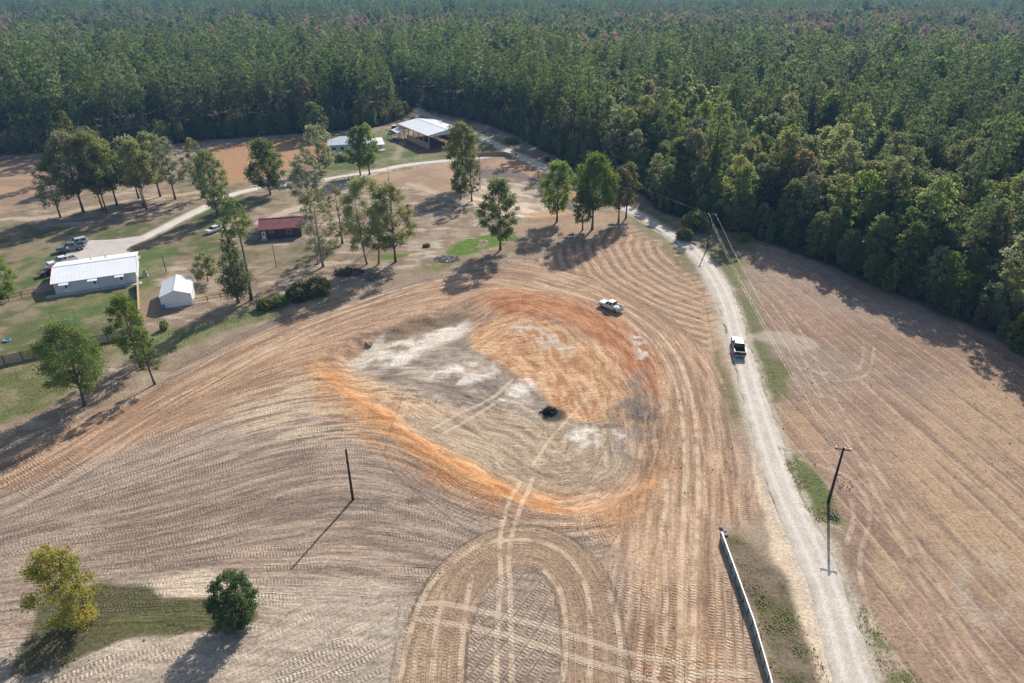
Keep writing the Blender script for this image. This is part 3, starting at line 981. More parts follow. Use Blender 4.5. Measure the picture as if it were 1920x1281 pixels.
# packed pale tyre lines
ty = g.n('ShaderNodeAttribute', attribute_name='tyre').outputs['Fac']
tyf = g.math('MULTIPLY', g.ramp(ty, 0.36, 0.18), g.math('MULTIPLY', g.ramp(n2, 0.32, 0.62, 0.12, 0.72), g.math('SUBTRACT', 1.0, g.math('MULTIPLY', g.n('ShaderNodeAttribute', attribute_name='field').outputs['Fac'], 0.55))))
c = g.mix(tyf, c, (0.60, 0.47, 0.33, 1))
zc = g.n('ShaderNodeSeparateXYZ')
g.put(zc.inputs[0], zones['zC'])
c = g.mix(g.math('MULTIPLY', g.ramp(g.math('ABSOLUTE', g.math('SUBTRACT', zc.outputs[0], 0.37)), 0.38, 0.28), g.math('MULTIPLY', zc.outputs[2], 0.6)), c, (0.55, 0.44, 0.32, 1))
# harrow lines of the field
uf = g.n('ShaderNodeAttribute', attribute_name='uF').outputs['Fac']
fw = g.n('ShaderNodeAttribute', attribute_name='field').outputs['Fac']
hl = g.math('DIVIDE', uf, 2.3)
hlf = g.math('FRACT', hl)
wn = g.n('ShaderNodeTexWhiteNoise', noise_dimensions='1D')
g.put(wn.inputs['W'], g.math('FLOOR', hl))
hr = wn.outputs['Value']
ln = g.math('MULTIPLY', g.ramp(g.math('ABSOLUTE', g.math('SUBTRACT', hlf, g.math('MULTIPLY_ADD', hr, 0.6, 0.2))), 0.07, 0.02), g.ramp(n2, 0.3, 0.6))
c = g.mix(g.math('MULTIPLY', ln, g.math('MULTIPLY', fw, 0.75)), c, (0.45, 0.34, 0.235, 1))
ln2 = g.math('MULTIPLY', g.ramp(g.math('ABSOLUTE', g.math('SUBTRACT', hlf, g.math('MULTIPLY_ADD', hr, 0.4, 0.45))), 0.10, 0.03), g.ramp(n2, 0.55, 0.4))
c = g.mix(g.math('MULTIPLY', ln2, g.math('MULTIPLY', fw, 0.5)), c, (0.14, 0.10, 0.075, 1))
g.put(b.inputs['Base Color'], c)
b.inputs['Roughness'].default_value = 0.95
b.inputs['Specular IOR Level'].default_value = 0.12
hh = g.math('ADD', g.math('MULTIPLY', H, 0.075), g.math('ADD', g.math('MULTIPLY', n1, 0.11), g.math('MULTIPLY', n3, 0.04)))
hh = g.math('SUBTRACT', hh, g.math('MULTIPLY', tyf, 0.05))
hh = g.math('ADD', hh, g.math('MULTIPLY', scf, 0.16))
bp = g.n('ShaderNodeBump')
bp.inputs['Strength'].default_value = 0.85
bp.inputs['Distance'].default_value = 1.0
g.put(bp.inputs['Height'], hh)
g.put(b.inputs['Normal'], bp.outputs[0])
tag(new_obj('ground', g_me, gm), kind='structure', label='graded bare soil, lawns and forest floor', cat='ground')

# ------------------------------------------------------------------ gravel roads
def gravel_mat(name, c1, c2, rut):
    m, g, b = material(name)
    pos = g.n('ShaderNodeNewGeometry').outputs['Position']
    uv = g.n('ShaderNodeAttribute', attribute_name='across').outputs['Fac']
    n1 = g.noise(pos, 5.0, 6, 0.7)
    n2 = g.noise(pos, 0.45, 4, 0.6)
    c = g.mix(g.ramp(n2, 0.35, 0.65), c1, c2)
    au = g.math('ABSOLUTE', uv)
    wob = g.math('ADD', au, g.math('MULTIPLY', g.math('SUBTRACT', n2, 0.5), 0.35))
    rutm = g.math('MULTIPLY', g.ramp(g.math('ABSOLUTE', g.math('SUBTRACT', wob, 0.42)), 0.24, 0.06), 0.55)
    c = g.mix(rutm, c, rut)
    edge = g.math('MULTIPLY', g.ramp(wob, 0.78, 1.0), 0.5)
    c = g.mix(edge, c, (0.40, 0.33, 0.235, 1))
    sc = g.n('ShaderNodeVectorMath', operation='SCALE')
    g.put(sc.inputs[0], c)
    g.put(sc.inputs[3], g.ramp(n1, 0.25, 0.75, 0.74, 1.2))
    g.put(b.inputs['Base Color'], sc.outputs[0])
    b.inputs['Roughness'].default_value = 0.92
    b.inputs['Specular IOR Level'].default_value = 0.15
    bp = g.n('ShaderNodeBump')
    bp.inputs['Strength'].default_value = 0.7
    bp.inputs['Distance'].default_value = 0.06
    g.put(bp.inputs['Height'], n1)
    g.put(b.inputs['Normal'], bp.outputs[0])
    return m


def road_strip(name, P, hw, mat):
    P = np.array(P)
    seg = np.linalg.norm(np.diff(P, axis=0), axis=1)
    s = np.concatenate([[0], np.cumsum(seg)])
    n = int(s[-1] / 0.8)
    t = np.linspace(0, s[-1], n)
    cx, cy = np.interp(t, s, P[:, 0]), np.interp(t, s, P[:, 1])
    for _ in range(6):
        cx[1:-1] = (cx[:-2] + 2 * cx[1:-1] + cx[2:]) / 4
        cy[1:-1] = (cy[:-2] + 2 * cy[1:-1] + cy[2:]) / 4
    tx, ty = np.gradient(cx), np.gradient(cy)
    L = np.hypot(tx, ty)
    tx, ty = tx / L, ty / L
    K = 9
    V = []
    A = []
    for j in range(K):
        f = -1 + 2 * j / (K - 1)
        wj = hw * f
        if j in (0, K - 1):
            wj = np.sign(f) * (hw + 0.9 * (fbm(t / 1.4, t * 0 + j, 3, 70 + j) - 0.5) + 0.8 * (fbm(t / 7, t * 0 + j, 2, 90 + j) - 0.5))
        x = cx + ty * wj
        y = cy - tx * wj
        z = land(x, y) + 0.06 * (1 - f * f) - 0.035 * np.exp(-((abs(f) - 0.42) / 0.15) ** 2) + 0.035 - (0.10 if j in (0, K - 1) else 0.0)
        V.append(np.stack([x, y, z], 1))
        A.append(np.full(n, f))
    V = np.stack(V, 1).reshape(-1, 3)
    A = np.stack(A, 1).ravel()
    i = np.arange(n - 1)[:, None] * K + np.arange(K - 1)[None]
    F = np.stack([i, i + 1, i + 1 + K, i + K], -1).reshape(-1, 4)
    me = np_mesh(name, V, F, True)
    at = me.attributes.new('across', 'FLOAT', 'POINT')
    at.data.foreach_set('value', A.astype(np.float32))
    return new_obj(name, me, mat)


gravel = gravel_mat('pale_gravel', (0.55, 0.49, 0.415, 1), (0.46, 0.405, 0.335, 1), (0.66, 0.60, 0.52, 1))
gravel2 = gravel_mat('drive_gravel', (0.60, 0.56, 0.49, 1), (0.54, 0.48, 0.41, 1), (0.66, 0.62, 0.55, 1))
tag(road_strip('gravel_road', MAIN_ROAD, 1.95, gravel), kind='structure')
tag(road_strip('driveway', DRIVE, 1.55, gravel2), kind='structure')


def sheet(name, px, mat, lift):
    P = smooth(GG(px), True, 4)
    bm = bmesh.new()
    vs = [bm.verts.new((p[0], p[1], land_at(p[0], p[1]) + lift)) for p in P]
    bm.faces.new(vs)
    bmesh.ops.triangulate(bm, faces=bm.faces[:])
    me = bpy.data.meshes.new(name)
    bm.to_mesh(me)
    bm.free()
    return new_obj(name, me, mat)


slabm = plain('parking_gravel', (0.48, 0.43, 0.375), 0.9, vary=0.14, scale=0.5, bump=0.02)
tag(sheet('parking_area', [(128, 466), (160, 453), (215, 450), (262, 444), (270, 452), (238, 468), (250, 476), (262, 486), (200, 505), (120, 505), (92, 508), (85, 502), (120, 484)], slabm, 0.13), kind='structure')

# ------------------------------------------------------------------ materials of things
bark = plain('bark', (0.115, 0.092, 0.072), 0.9, vary=0.35, scale=2.5, bump=0.03)
bark_pale = plain('pale_bark', (0.24, 0.205, 0.17), 0.9, vary=0.3, scale=2.5, bump=0.02)
bark_pine = plain('pine_bark', (0.155, 0.105, 0.075), 0.9, vary=0.3, scale=2.0, bump=0.03)
m_white = plain('white_sheet_metal', (0.80, 0.81, 0.81), 0.38, vary=0.05, scale=0.4, spec=0.5)
m_wall = plain('grey_siding', (0.62, 0.64, 0.64), 0.6, vary=0.06, scale=0.5)
m_redtrim = plain('red_trim', (0.40, 0.045, 0.045), 0.5, vary=0.1)
m_redroof = plain('red_roof_metal', (0.25, 0.085, 0.085), 0.55, vary=0.22, scale=0.9)
m_dark = plain('dark_brown_siding', (0.075, 0.058, 0.05), 0.75, vary=0.2)
m_doorw = plain('white_paint', (0.72, 0.72, 0.70), 0.5, vary=0.06)
m_glass = plain('dark_glass', (0.02, 0.024, 0.028), 0.08, spec=0.6, vary=0.05)
m_wood = plain('fence_timber', (0.50, 0.38, 0.25), 0.85, vary=0.25, scale=3)
m_wood_new = plain('fresh_timber', (0.44, 0.29, 0.165), 0.8, vary=0.2, scale=3)
m_wood_dark = plain('creosoted_timber', (0.045, 0.034, 0.028), 0.85, vary=0.3, scale=4)
m_conc = plain('concrete', (0.42, 0.40, 0.37), 0.85, vary=0.12, scale=1.2)
m_metal = plain('galvanised_steel', (0.45, 0.46, 0.47), 0.4, metal=0.7, vary=0.12)
m_grey = plain('grey_housing', (0.30, 0.31, 0.31), 0.6)
m_black = plain('black_rubber', (0.018, 0.018, 0.018), 0.7, vary=0.2)
m_rim = plain('wheel_alloy', (0.40, 0.40, 0.41), 0.35, metal=0.6)
m_amber = plain('red_lens', (0.40, 0.02, 0.015), 0.2, spec=0.6)
m_lens = plain('clear_lens', (0.65, 0.66, 0.68), 0.15, spec=0.7)
m_blue = plain('blue_plastic', (0.05, 0.30, 0.55), 0.4)
m_green = plain('green_plastic', (0.06, 0.42, 0.10), 0.4)
m_stone = plain('grey_rubble', (0.36, 0.32, 0.29), 0.9, vary=0.3, scale=1.2, bump=0.04)
m_char = plain('charred_wood', (0.022, 0.019, 0.017), 0.9, vary=0.4, scale=3)
m_skin = plain('skin', (0.40, 0.24, 0.17), 0.6)
m_shirt = plain('pale_shirt', (0.72, 0.66, 0.66), 0.8)
m_jean = plain('dark_trousers', (0.035, 0.045, 0.075), 0.85)
m_wire = plain('aluminium_wire', (0.30, 0.28, 0.23), 0.45, metal=0.3)


def paint(name, c, rough=0.28):
    m = plain(name, c, rough, spec=0.35, vary=0.05, scale=1.0)
    b = m.node_tree.nodes['Principled BSDF']
    b.inputs['Coat Weight'].default_value = 0.3
    b.inputs['Coat Roughness'].default_value = 0.12
    return m


LM = {
    'green': leaf_mat('green_leaves', (0.125, 0.185, 0.054, 1), (0.225, 0.285, 0.09, 1), trans=0.5),
    'fresh': leaf_mat('fresh_green_leaves', (0.10, 0.165, 0.038, 1), (0.20, 0.265, 0.065, 1), vary=0.15),
    'olive': leaf_mat('olive_leaves', (0.175, 0.205, 0.072, 1), (0.30, 0.315, 0.13, 1), trans=0.5),
    'pale': leaf_mat('pale_grey_green_leaves', (0.19, 0.215, 0.105, 1), (0.31, 0.325, 0.17, 1)),
    'dark': leaf_mat('dark_green_leaves', (0.06, 0.125, 0.03, 1), (0.125, 0.215, 0.052, 1), trans=0.4, vary=0.1),
    'brown': leaf_mat('browning_leaves', (0.12, 0.115, 0.055, 1), (0.20, 0.17, 0.085, 1)),
    'yellow': leaf_mat('yellowing_leaves', (0.19, 0.25, 0.03, 1), (0.52, 0.40, 0.045, 1), vary=0.08),
    'lime': leaf_mat('yellow_green_leaves', (0.15, 0.19, 0.035, 1), (0.26, 0.27, 0.06, 1), vary=0.12),
    'autumn': leaf_mat('autumn_leaves', (0.27, 0.23, 0.13, 1), (0.36, 0.265, 0.135, 1), vary=0.3),
    'pine': leaf_mat('pine_needles', (0.085, 0.132, 0.046, 1), (0.17, 0.222, 0.078, 1), trans=0.5, vary=0.3),
}


# ------------------------------------------------------------------ trees
def leaf_quads(rng, P, size, asp=0.7, up=0.35):
    n = len(P)
    nrm = rng.normal(size=(n, 3))
    nrm[:, 2] += up
    nrm /= np.linalg.norm(nrm, axis=1)[:, None]
    a = np.cross(nrm, rng.normal(size=(n, 3)))
    a /= np.linalg.norm(a, axis=1)[:, None] + 1e-9
    b_ = np.cross(nrm, a)
    s = size * rng.uniform(0.6, 1.35, n)[:, None]
    a = a * s * 0.5
    b_ = b_ * s * 0.5 * asp
    V = np.stack([P - a, P - b_ * 0.9, P + a, P + b_], 1).reshape(-1, 3)
    F = np.arange(n * 4).reshape(-1, 4)
    return V, F


def crown_mesh(name, P, tint, rng, size, mat, asp=0.7, up=0.35):
    V, F = leaf_quads(rng, P, size, asp, up)
    me = np_mesh(name, V, F)
    at = me.attributes.new('tint', 'FLOAT', 'FACE')
    at.data.foreach_set('value', np.clip(tint, 0, 1).astype(np.float32))
    me.materials.append(mat)
    return me


def make_tree_meshes(seed, h, cw, cb=0.3, style='round', mat='green', leaf=0.34, dens=1.0, trunk_r=None, bk=None, stems=1, lean=0.0):
    """returns (trunk mesh, crown mesh) with the base of the trunk at the origin"""
    rng = np.random.default_rng(seed)
    tr = trunk_r or (0.012 * h + 0.05)
    tb = MB()
    Rw = cw / 2
    cl, rc = [], []
    if style in ('round', 'sparse', 'oval', 'bush'):
        n = int({'round': 58, 'sparse': 40, 'oval': 52, 'bush': 110}[style] * (0.7 + 0.3 * min(2.0, h / 12)))
        for i in range(n):
            t = (i + rng.uniform(0.1, 0.9)) / n
            if style == 'bush':
                prof = math.sqrt(max(0.05, 1 - (2 * t - 1) ** 2))
            else:
                prof = max(0.12, math.sin(math.pi * (0.10 + 0.86 * t) ** 0.85)) ** 0.7
            ang = i * 2.39996 + rng.uniform(-0.7, 0.7)
            rr = Rw * prof * math.sqrt(rng.uniform(0.55 if style == 'bush' else 0.12, 1.0)) * 0.88
            r = Rw * rng.uniform(0.15, 0.30) * {'sparse': 0.85, 'bush': 0.85}.get(style, 1.0)
            cl.append((rr * math.cos(ang) + lean * t, rr * math.sin(ang), h * (cb + (1 - cb) * t * 0.97) - r * 0.4))
            rc.append(r)
        sq = 0.8
    elif style == 'cone':
        n = 44
        for i in range(n):
            t = (i + rng.uniform(0, 1)) / n
            ang = i * 2.39996 + rng.uniform(-0.5, 0.5)
            env = Rw * ((1 - t) ** 0.75 * 0.95 + 0.06)
            rr = env * rng.uniform(0.3, 0.85)
            cl.append((rr * math.cos(ang), rr * math.sin(ang), h * (cb + (1 - cb) * t)))
            rc.append(max(0.35, env * 0.42))
        sq = 1.0
    else:  # pine
        n = 38
        for i in range(n):
            t = (i + rng.uniform(0, 1)) / n
            ang = i * 2.39996 + rng.uniform(-0.6, 0.6)
            env = Rw * (max(0.10, 1 - t ** 2.6) ** 0.65) * (0.55 + 0.45 * min(1, t * 4))
            rr = env * rng.uniform(0.35, 0.95)
            cl.append((rr * math.cos(ang), rr * math.sin(ang), h * (cb + (1 - cb) * t * 0.98) + rng.uniform(-0.3, 0.3)))
            rc.append(max(0.5, Rw * rng.uniform(0.24, 0.40) * (1 - 0.45 * t)))
        sq = 0.62
    cl = np.array(cl)
    rc = np.array(rc)
    # stems
    tops = []
    for k in range(stems):
        off = Vector((0, 0, 0)) if stems == 1 else Vector((math.cos(k * 2.4 + seed) * cw * 0.10, math.sin(k * 2.4 + seed) * cw * 0.10, 0))
        hh = h * (0.97 if style in ('pine', 'cone') else 0.84)
        path, rad = [], []
        m = 6
        wx, wy = rng.normal(size=2) * 0.012 * h
        for j in range(m + 1):
            f = j / m
            path.append((off.x * (1 + f * 1.2) + wx * math.sin(f * 3) + lean * f, off.y * (1 + f * 1.2) + wy * math.sin(f * 2.5 + 1), -0.25 + f * hh))
            rad.append(tr * (1.35 if j == 0 else 1.0) * (1 - 0.86 * f) / (1 if stems == 1 else 1.4))
        tb.tube(path, rad, 7)
        tops.append((path, rad))
    # limbs to the clumps
    for i in range(len(cl)):
        path, rad = tops[i % stems]
        c = Vector(cl[i])
        d = math.hypot(c.x - lean * 0.5, c.y)
        z0 = max(h * cb * 0.75, c.z - d * (0.35 if style == 'pine' else 0.8))
        f = min(0.98, max(0.02, (z0 + 0.25) / (path[-1][2] + 0.25)))
        j = int(f * (len(path) - 1))
        q = f * (len(path) - 1) - j
        p0 = Vector(path[j]).lerp(Vector(path[min(j + 1, len(path) - 1)]), q)
        r0 = (rad[j] * (1 - q) + rad[min(j + 1, len(rad) - 1)] * q) * 0.5
        if style == 'pine':
            r0 *= 0.55
        mid = p0.lerp(c, 0.5) + Vector((0, 0, 0.06 * d))
        tb.tube([p0, mid, c], [r0, r0 * 0.6, 0.015], 4, cap=False)
        if style in ('sparse', 'bare'):
            for _ in range(3):
                e = c + Vector(rng.normal(size=3)) * rc[i] * 0.9
                tb.tube([mid.lerp(c, 0.5), e], [r0 * 0.3 + 0.012, 0.012], 3, cap=False)
    # leaves
    area = (rc ** 2)
    base_n = {'round': 2.0, 'oval': 2.0, 'sparse': 1.5, 'bush': 2.6, 'cone': 2.3, 'pine': 1.9}[style]
    cnt = np.maximum(6, (area * math.pi * base_n * dens / (leaf * leaf * 0.35))).astype(int)
    idx = np.repeat(np.arange(len(cl)), cnt)
    dirs = rng.normal(size=(len(idx), 3))
    dirs /= np.linalg.norm(dirs, axis=1)[:, None]
    rad_ = rng.uniform(0, 1, len(idx)) ** (1 / 2.1)
    jig = 1 + 0.25 * rng.normal(size=len(idx))
    P = cl[idx] + dirs * (rc[idx] * rad_ * jig)[:, None] * np.array([1, 1, sq])
    if style == 'sparse':
        P[:, 2] -= 0.25 * rc[idx] * rng.uniform(0, 1, len(idx)) ** 2
    ct = rng.uniform(0, 1, len(cl))
    tint = 0.6 * ct[idx] + 0.4 * rng.uniform(0, 1, len(idx))
    cm = crown_mesh('crown', P, tint, rng, leaf, LM[mat], 0.45 if style == 'pine' else 0.7, 0.35)
    tm = tb.mesh('trunk', True)
    tm.materials.append(bk or (bark_pine if style == 'pine' else bark))
    return tm, cm


def plant_tree(name, loc, tm, cm, rz=0.0, s=1.0, crown_name='crown'):
    r = empty(name, loc, rz)
    r.scale = (s, s, s)
    if tm is not None:
        new_obj('trunk', tm, None, r)
    new_obj(crown_name, cm, None, r)
    return r


def px_tree(base, top, wpx, cb, style, mat, label, name='shade_tree', cat='tree', dens=1.0, leaf=None, group=None, seed=0, stems=1, bk=None, dz=0.0, trunk_r=None):
    x, y = G(*base)
    h = height_of(base, top)
    depth = y * CP + (CAM_H - h * 0.6) * SP
    cw = {'bush': 1.08, 'sparse': 1.25}.get(style, 1.12) * wpx * depth / FPX
    h *= 1.01
    if leaf is None:
        leaf = min(0.5, max(0.22, depth * 0.0023))
    tm, cm = make_tree_meshes(seed or int(base[0] * 7 + base[1]), h, cw, cb, style, mat, leaf, dens, bk=bk, stems=stems, trunk_r=trunk_r)
    r = plant_tree(name, (x, y, land_at(x, y) + dz), tm, cm, rz=(base[0] * 1.7) % 6.28)
    return tag(r, label, cat, group)


YARD_GROUP = 'trees standing in the yard'
S = 'shade_tree'
px_tree((114, 409), (98, 303), 62, 0.30, 'sparse', 'pale', 'thin grey-green tree at the outer end of the clump beside the sandy track')
px_tree((157, 399), (148, 247), 92, 0.30, 'round', 'olive', 'broad olive shade tree with thick straight trunk in the clump by the sandy track')
px_tree((199, 395), (196, 246), 68, 0.28, 'round', 'olive', 'full olive tree with several low stems in the yard clump', stems=2)
px_tree((220, 387), (216, 262), 58, 0.32, 'round', 'green', 'green tree with slim bare trunk in the yard clump')
px_tree((260, 373), (252, 255), 66, 0.28, 'round', 'olive', 'round olive tree at the back of the yard clump')
px_tree((276, 391), (266, 262), 62, 0.38, 'round', 'olive', 'twin-trunked olive tree between the sandy track and gravel drive', stems=2)
px_tree((301, 369), (296, 246), 62, 0.26, 'round', 'olive', 'tall olive tree with short trunk beside the bare patch of track')
px_tree((330, 374), (316, 256), 56, 0.30, 'sparse', 'pale', 'thinly leaved tree with long slim trunk at the end of the yard clump', dens=1.2)
px_tree((380, 371), (366, 256), 46, 0.25, 'sparse', 'pale', 'sparse pale tree standing in front of the red tilled field', dens=1.3)
px_tree((409, 407), (392, 280), 60, 0.20, 'round', 'green', 'ragged dark green tree beside the bend of the gravel drive')
px_tree((507, 365), (504, 258), 74, 0.18, 'round', 'fresh', 'bright green broad tree between the drive and the red tilled field')
px_tree((600, 322), (584, 232), 62, 0.15, 'sparse', 'pale', 'pale feathery tree in front of the white-roofed house', dens=1.6)
px_tree((583, 398), (574, 285), 66, 0.2, 'sparse', 'pale', 'thin grey-green tree with leaning limbs behind the red-roofed cabin', dens=1.3)
px_tree((606, 500), (592, 352), 66, 0.18, 'sparse', 'pale', 'half-bare tree with vine-clad trunk beside the red-roofed cabin', dens=0.8, bk=bark_pale)
px_tree((640, 457), (634, 345), 46, 0.15, 'sparse', 'olive', 'slim sparse tree between cabin and willow-like tree', dens=1.3)
px_tree((676, 329), (660, 236), 46, 0.22, 'round', 'green', 'dark green tree leaning beside the drive before the white-roofed house')
px_tree((693, 328), (696, 231), 42, 0.24, 'round', 'green', 'upright dark green tree of the pair beside the drive')
px_tree((699, 497), (700, 328), 92, 0.22, 'sparse', 'pale', 'big willow-like tree with pale soft foliage and double trunk', dens=2.0, stems=2, bk=bark_pale)
px_tree((741, 491), (748, 342), 82, 0.24, 'sparse', 'olive', 'spreading open-crowned tree with thin trunk beside the willow-like tree', dens=1.25)
px_tree((864, 376), (868, 312), 36, 0.25, 'round', 'fresh', 'small fresh green tree standing in pale sand')
px_tree((868, 352), (852, 228), 66, 0.28, 'round', 'lime', 'large yellow-green tree in front of the open barn')
px_tree((885, 379), (892, 282), 32, 0.20, 'sparse', 'olive', 'narrow thin tree with leaning trunk standing in pale sand', dens=1.4)
px_tree((936, 470), (944, 334), 78, 0.24, 'round', 'fresh', 'ragged bright green tree above the vivid grass patch')
px_tree((1044, 417), (1046, 300), 68, 0.24, 'round', 'green', 'dark green tree standing alone at the rim of the upper basin')
px_tree((1092, 432), (1086, 345), 42, 0.22, 'round', 'fresh', 'lower green tree of the pair near the gravel road')
px_tree((1109, 430), (1107, 288), 86, 0.36, 'round', 'fresh', 'tall broad green tree of the pair near the gravel road')
px_tree((1160, 417), (1170, 312), 46, 0.30, 'oval', 'brown', 'brownish dark tree leaning beside the gravel road')
px_tree((1173, 409), (1186, 304), 44, 0.28, 'oval', 'brown', 'taller brownish tree nearest the edge of the gravel road')
px_tree((159, 761), (132, 602), 128, 0.28, 'round', 'fresh', 'large light green tree with leaning trunk in front of the board fence', dens=0.8, seed=5)
px_tree((262, 689), (238, 552), 76, 0.26, 'oval', 'fresh', 'tall dense green tree at the end of the board fence', seed=9)
px_tree((290, 722), (272, 612), 44, 0.30, 'sparse', 'fresh', 'slim green tree with bare trunk at the edge of the tracked soil', dens=1.6)
px_tree((148, 1168), (128, 1022), 122, 0.08, 'round', 'yellow', 'yellow and green turning tree with two trunks on the grass island', dens=0.95, leaf=0.21, stems=2, seed=11, bk=bark_pale)
px_tree((446, 1166), (450, 1080), 90, 0.03, 'bush', 'dark', 'dense dark green rounded tree on the grass island', dens=1.0, leaf=0.19, seed=13, trunk_r=0.2)
px_tree((470, 563), (457, 376), 58, 0.66, 'pine', 'fresh', 'tall lone pine with long bare trunk and small round crown', name='pine_tree', leaf=0.5, dens=1.2)
px_tree((450, 568), (428, 428), 66, 0.14, 'cone', 'green', 'cone-shaped dark green tree beside the small white shed', name='conical_tree', dens=0.8)
px_tree((390, 528), (380, 474), 52, 0.25, 'sparse', 'olive', 'small shrubby tree behind the small white shed', dens=1.5)
px_tree((4, 560), (6, 470), 70, 0.1, 'round', 'green', 'dark green tree beside the low wire fence')
px_tree((150, 330), (143, 205), 34, 0.3, 'oval', 'lime', 'slim yellow-green tree lit against the dark pine wood')
px_tree((186, 340), (190, 236), 60, 0.2, 'round', 'olive', 'olive tree behind the yard clump against the dark wood')
px_tree((1016, 264), (1020, 155), 40, 0.3, 'oval', 'lime', 'bright yellow-green tree at the edge of the dark wood')
px_tree((592, 262), (592, 190), 50, 0.2, 'round', 'green', 'round tree in front of the pine wood behind the tilled field')
# bare twiggy saplings
def bare_tree(base, top, label, spread=0.22):
    x, y = G(*base)
    h = height_of(base, top)
    rng = np.random.default_rng(int(base[0]))
    mb = MB()
    mb.tube([(0, 0, -0.2), (0.1, 0, h * 0.5), (0, 0.1, h)], [0.011 * h, 0.007 * h, 0.02], 6)
    r = empty('bare_tree', (x, y, land_at(x, y)))
    tm = mb.build('trunk', bark_pale, r, smooth_sh=True)
    mb2 = MB()
    for i in range(34):
        z = h * rng.uniform(0.25, 0.98)
        a = rng.uniform(0, 6.28)
        L = h * spread * rng.uniform(0.4, 1.0) * (1.15 - z / h)
        e = Vector((math.cos(a) * L, math.sin(a) * L, z + L * 0.9))
        mb2.tube([(0, 0, z), e], [0.03, 0.012], 3, cap=False)
        for _ in range(4):
            q = Vector((0, 0, z)).lerp(e, rng.uniform(0.3, 0.9))
            mb2.tube([q, q + Vector(rng.normal(size=3)) * L * 0.28 + Vector((0, 0, L * 0.2))], [0.018, 0.010], 3, cap=False)
    tag(mb2.build('branches', bark_pale, r), kind='stuff')
    return tag(r, label, 'tree')


bare_tree((738, 446), (737, 314), 'leafless grey tree rising behind the open-crowned tree')
bare_tree((900, 352), (898, 262), 'leafless brown tree beside the timber entrance wall', 0.3)
bare_tree((596, 496), (575, 400), 'leafless multi-branched sapling beside the red-roofed cabin', 0.35)

# shrubs
def shrub(base, wpx, hm, mat, label, name='shrub', dens=1.0, group=None, n=1):
    x, y = G(*base)
    depth = y * CP + CAM_H * SP
    cw = wpx * depth / FPX
    tm, cm = make_tree_meshes(int(base[0] * 3 + base[1]), hm, cw, 0.02, 'bush', mat, min(0.4, max(0.22, depth * 0.0022)), dens, trunk_r=0.07)
    r = plant_tree(name, (x, y, land_at(x, y) - 0.1), tm, cm, crown_name='foliage')
    return tag(r, label, 'shrub', group)


shrub((560, 562), 50, 3.4, 'green', 'tall green shrub in the hedge row beside the graded soil')
shrub((597, 552), 54, 3.6, 'olive', 'bulky olive shrub at the inner end of the hedge row')
shrub((526, 572), 34, 2.2, 'green', 'lower green shrub in the middle of the hedge row')
shrub((500, 578), 36, 2.2, 'lime', 'light green shrub at the outer end of the hedge row')
shrub((309, 618), 18, 1.9, 'green', 'small green sapling below the white shed')
shrub((668, 300), 26, 2.4, 'brown', 'brownish bush against the wall of the white-roofed house')
shrub((640, 300), 34, 2.6, 'olive', 'grey-green bush beside the white-roofed house')
shrub((612, 300), 24, 2.0, 'brown', 'low brown bush at the corner of the white-roofed house')
shrub((1303, 432), 56, 5.0, 'olive', 'big olive thicket at the wood edge behind the roadside power pole')
shrub((1283, 450), 34, 3.0, 'lime', 'bright green bush between gravel road and wood')
shrub((1912, 662), 40, 3.2, 'fresh', 'low green bush at the edge of the brown field', dens=0.8)
shrub((800, 462), 16, 0.7, 'olive', 'low weedy tuft on bare dirt near the vivid grass patch', name='weed_clump')
shrub((960, 268), 30, 2.0, 'lime', 'bright green bush at the wood edge beside the road')
shrub((1395, 452), 26, 2.2, 'lime', 'yellow-green bush at the field corner by the wood')

# ------------------------------------------------------------------ the woods
CL = np.array(CLEAR)
rng = np.random.default_rng(3)


def scatter(y0, y1, step):
    out = []
    for y in np.arange(y0, y1, step):
        w = 0.80 * y + 70
        x = np.arange(-w, w, step)
        jx = x + rng.uniform(-0.46, 0.46, len(x)) * step
        jy = y + rng.uniform(-0.46, 0.46, len(x)) * step
        out.append(np.stack([jx, jy], 1))
    return np.concatenate(out)


pts = np.concatenate([scatter(60, 420, 4.8), scatter(420, 800, 5.8), scatter(800, 1600, 8.0)])
sd = poly_sd(pts[:, 0], pts[:, 1], CL)
road_d, _, _ = line_field(pts[:, 0], pts[:, 1], np.vstack([MAIN_ROAD, [(-46, 318), (-58, 345)]]))
gap = fbm(pts[:, 0] / 16, pts[:, 1] / 16, 2, 210)
keep = (sd > 1.8) & (road_d > 4.5) & ((gap < 0.66) | (sd < 45))
pts, sd = pts[keep], sd[keep]
nA = fbm(pts[:, 0] / 55, pts[:, 1] / 55, 3, 200)
nB = fbm(pts[:, 0] / 120, pts[:, 1] / 120, 3, 201)
nC = rng.uniform(0, 1, len(pts))
px_, py_ = pts[:, 0], pts[:, 1]
right = sstep(-5, 30, px_ - 0.04 * py_)
p_hard = 0.06 + right * (0.62 * sstep(110, 30, sd) + 0.22) + right * 0.4 * sstep(0.5, 0.6, nA)
farmix = sstep(400, 500, py_ + np.where(px_ > 0, 0.28, -0.10) * px_ + 160 * (nB - 0.5)) * (1 - 0.8 * sstep(760, 840, py_ + 200 * (nB - 0.5)))
p_hard = np.clip(p_hard + 0.85 * farmix, 0, 0.93)
p_hard = np.where(py_ > 800, np.clip(p_hard, 0, 0.35 + 0.3 * nA), p_hard)
hard = nC < p_hard
autumn = hard & (rng.uniform(0, 1, len(pts)) < 0.006 + 0.8 * farmix * sstep(0.36, 0.56, nA))
# trees well in view
depth = py_ * CP + (CAM_H - 15) * SP
ix = 960 + FPX * px_ / depth
iy = 640.5 - FPX * (py_ * SP + (14 - CAM_H) * CP) / depth
inview = (ix > 10) & (ix < 1910) & (iy > 20)
dist = np.hypot(px_, py_)

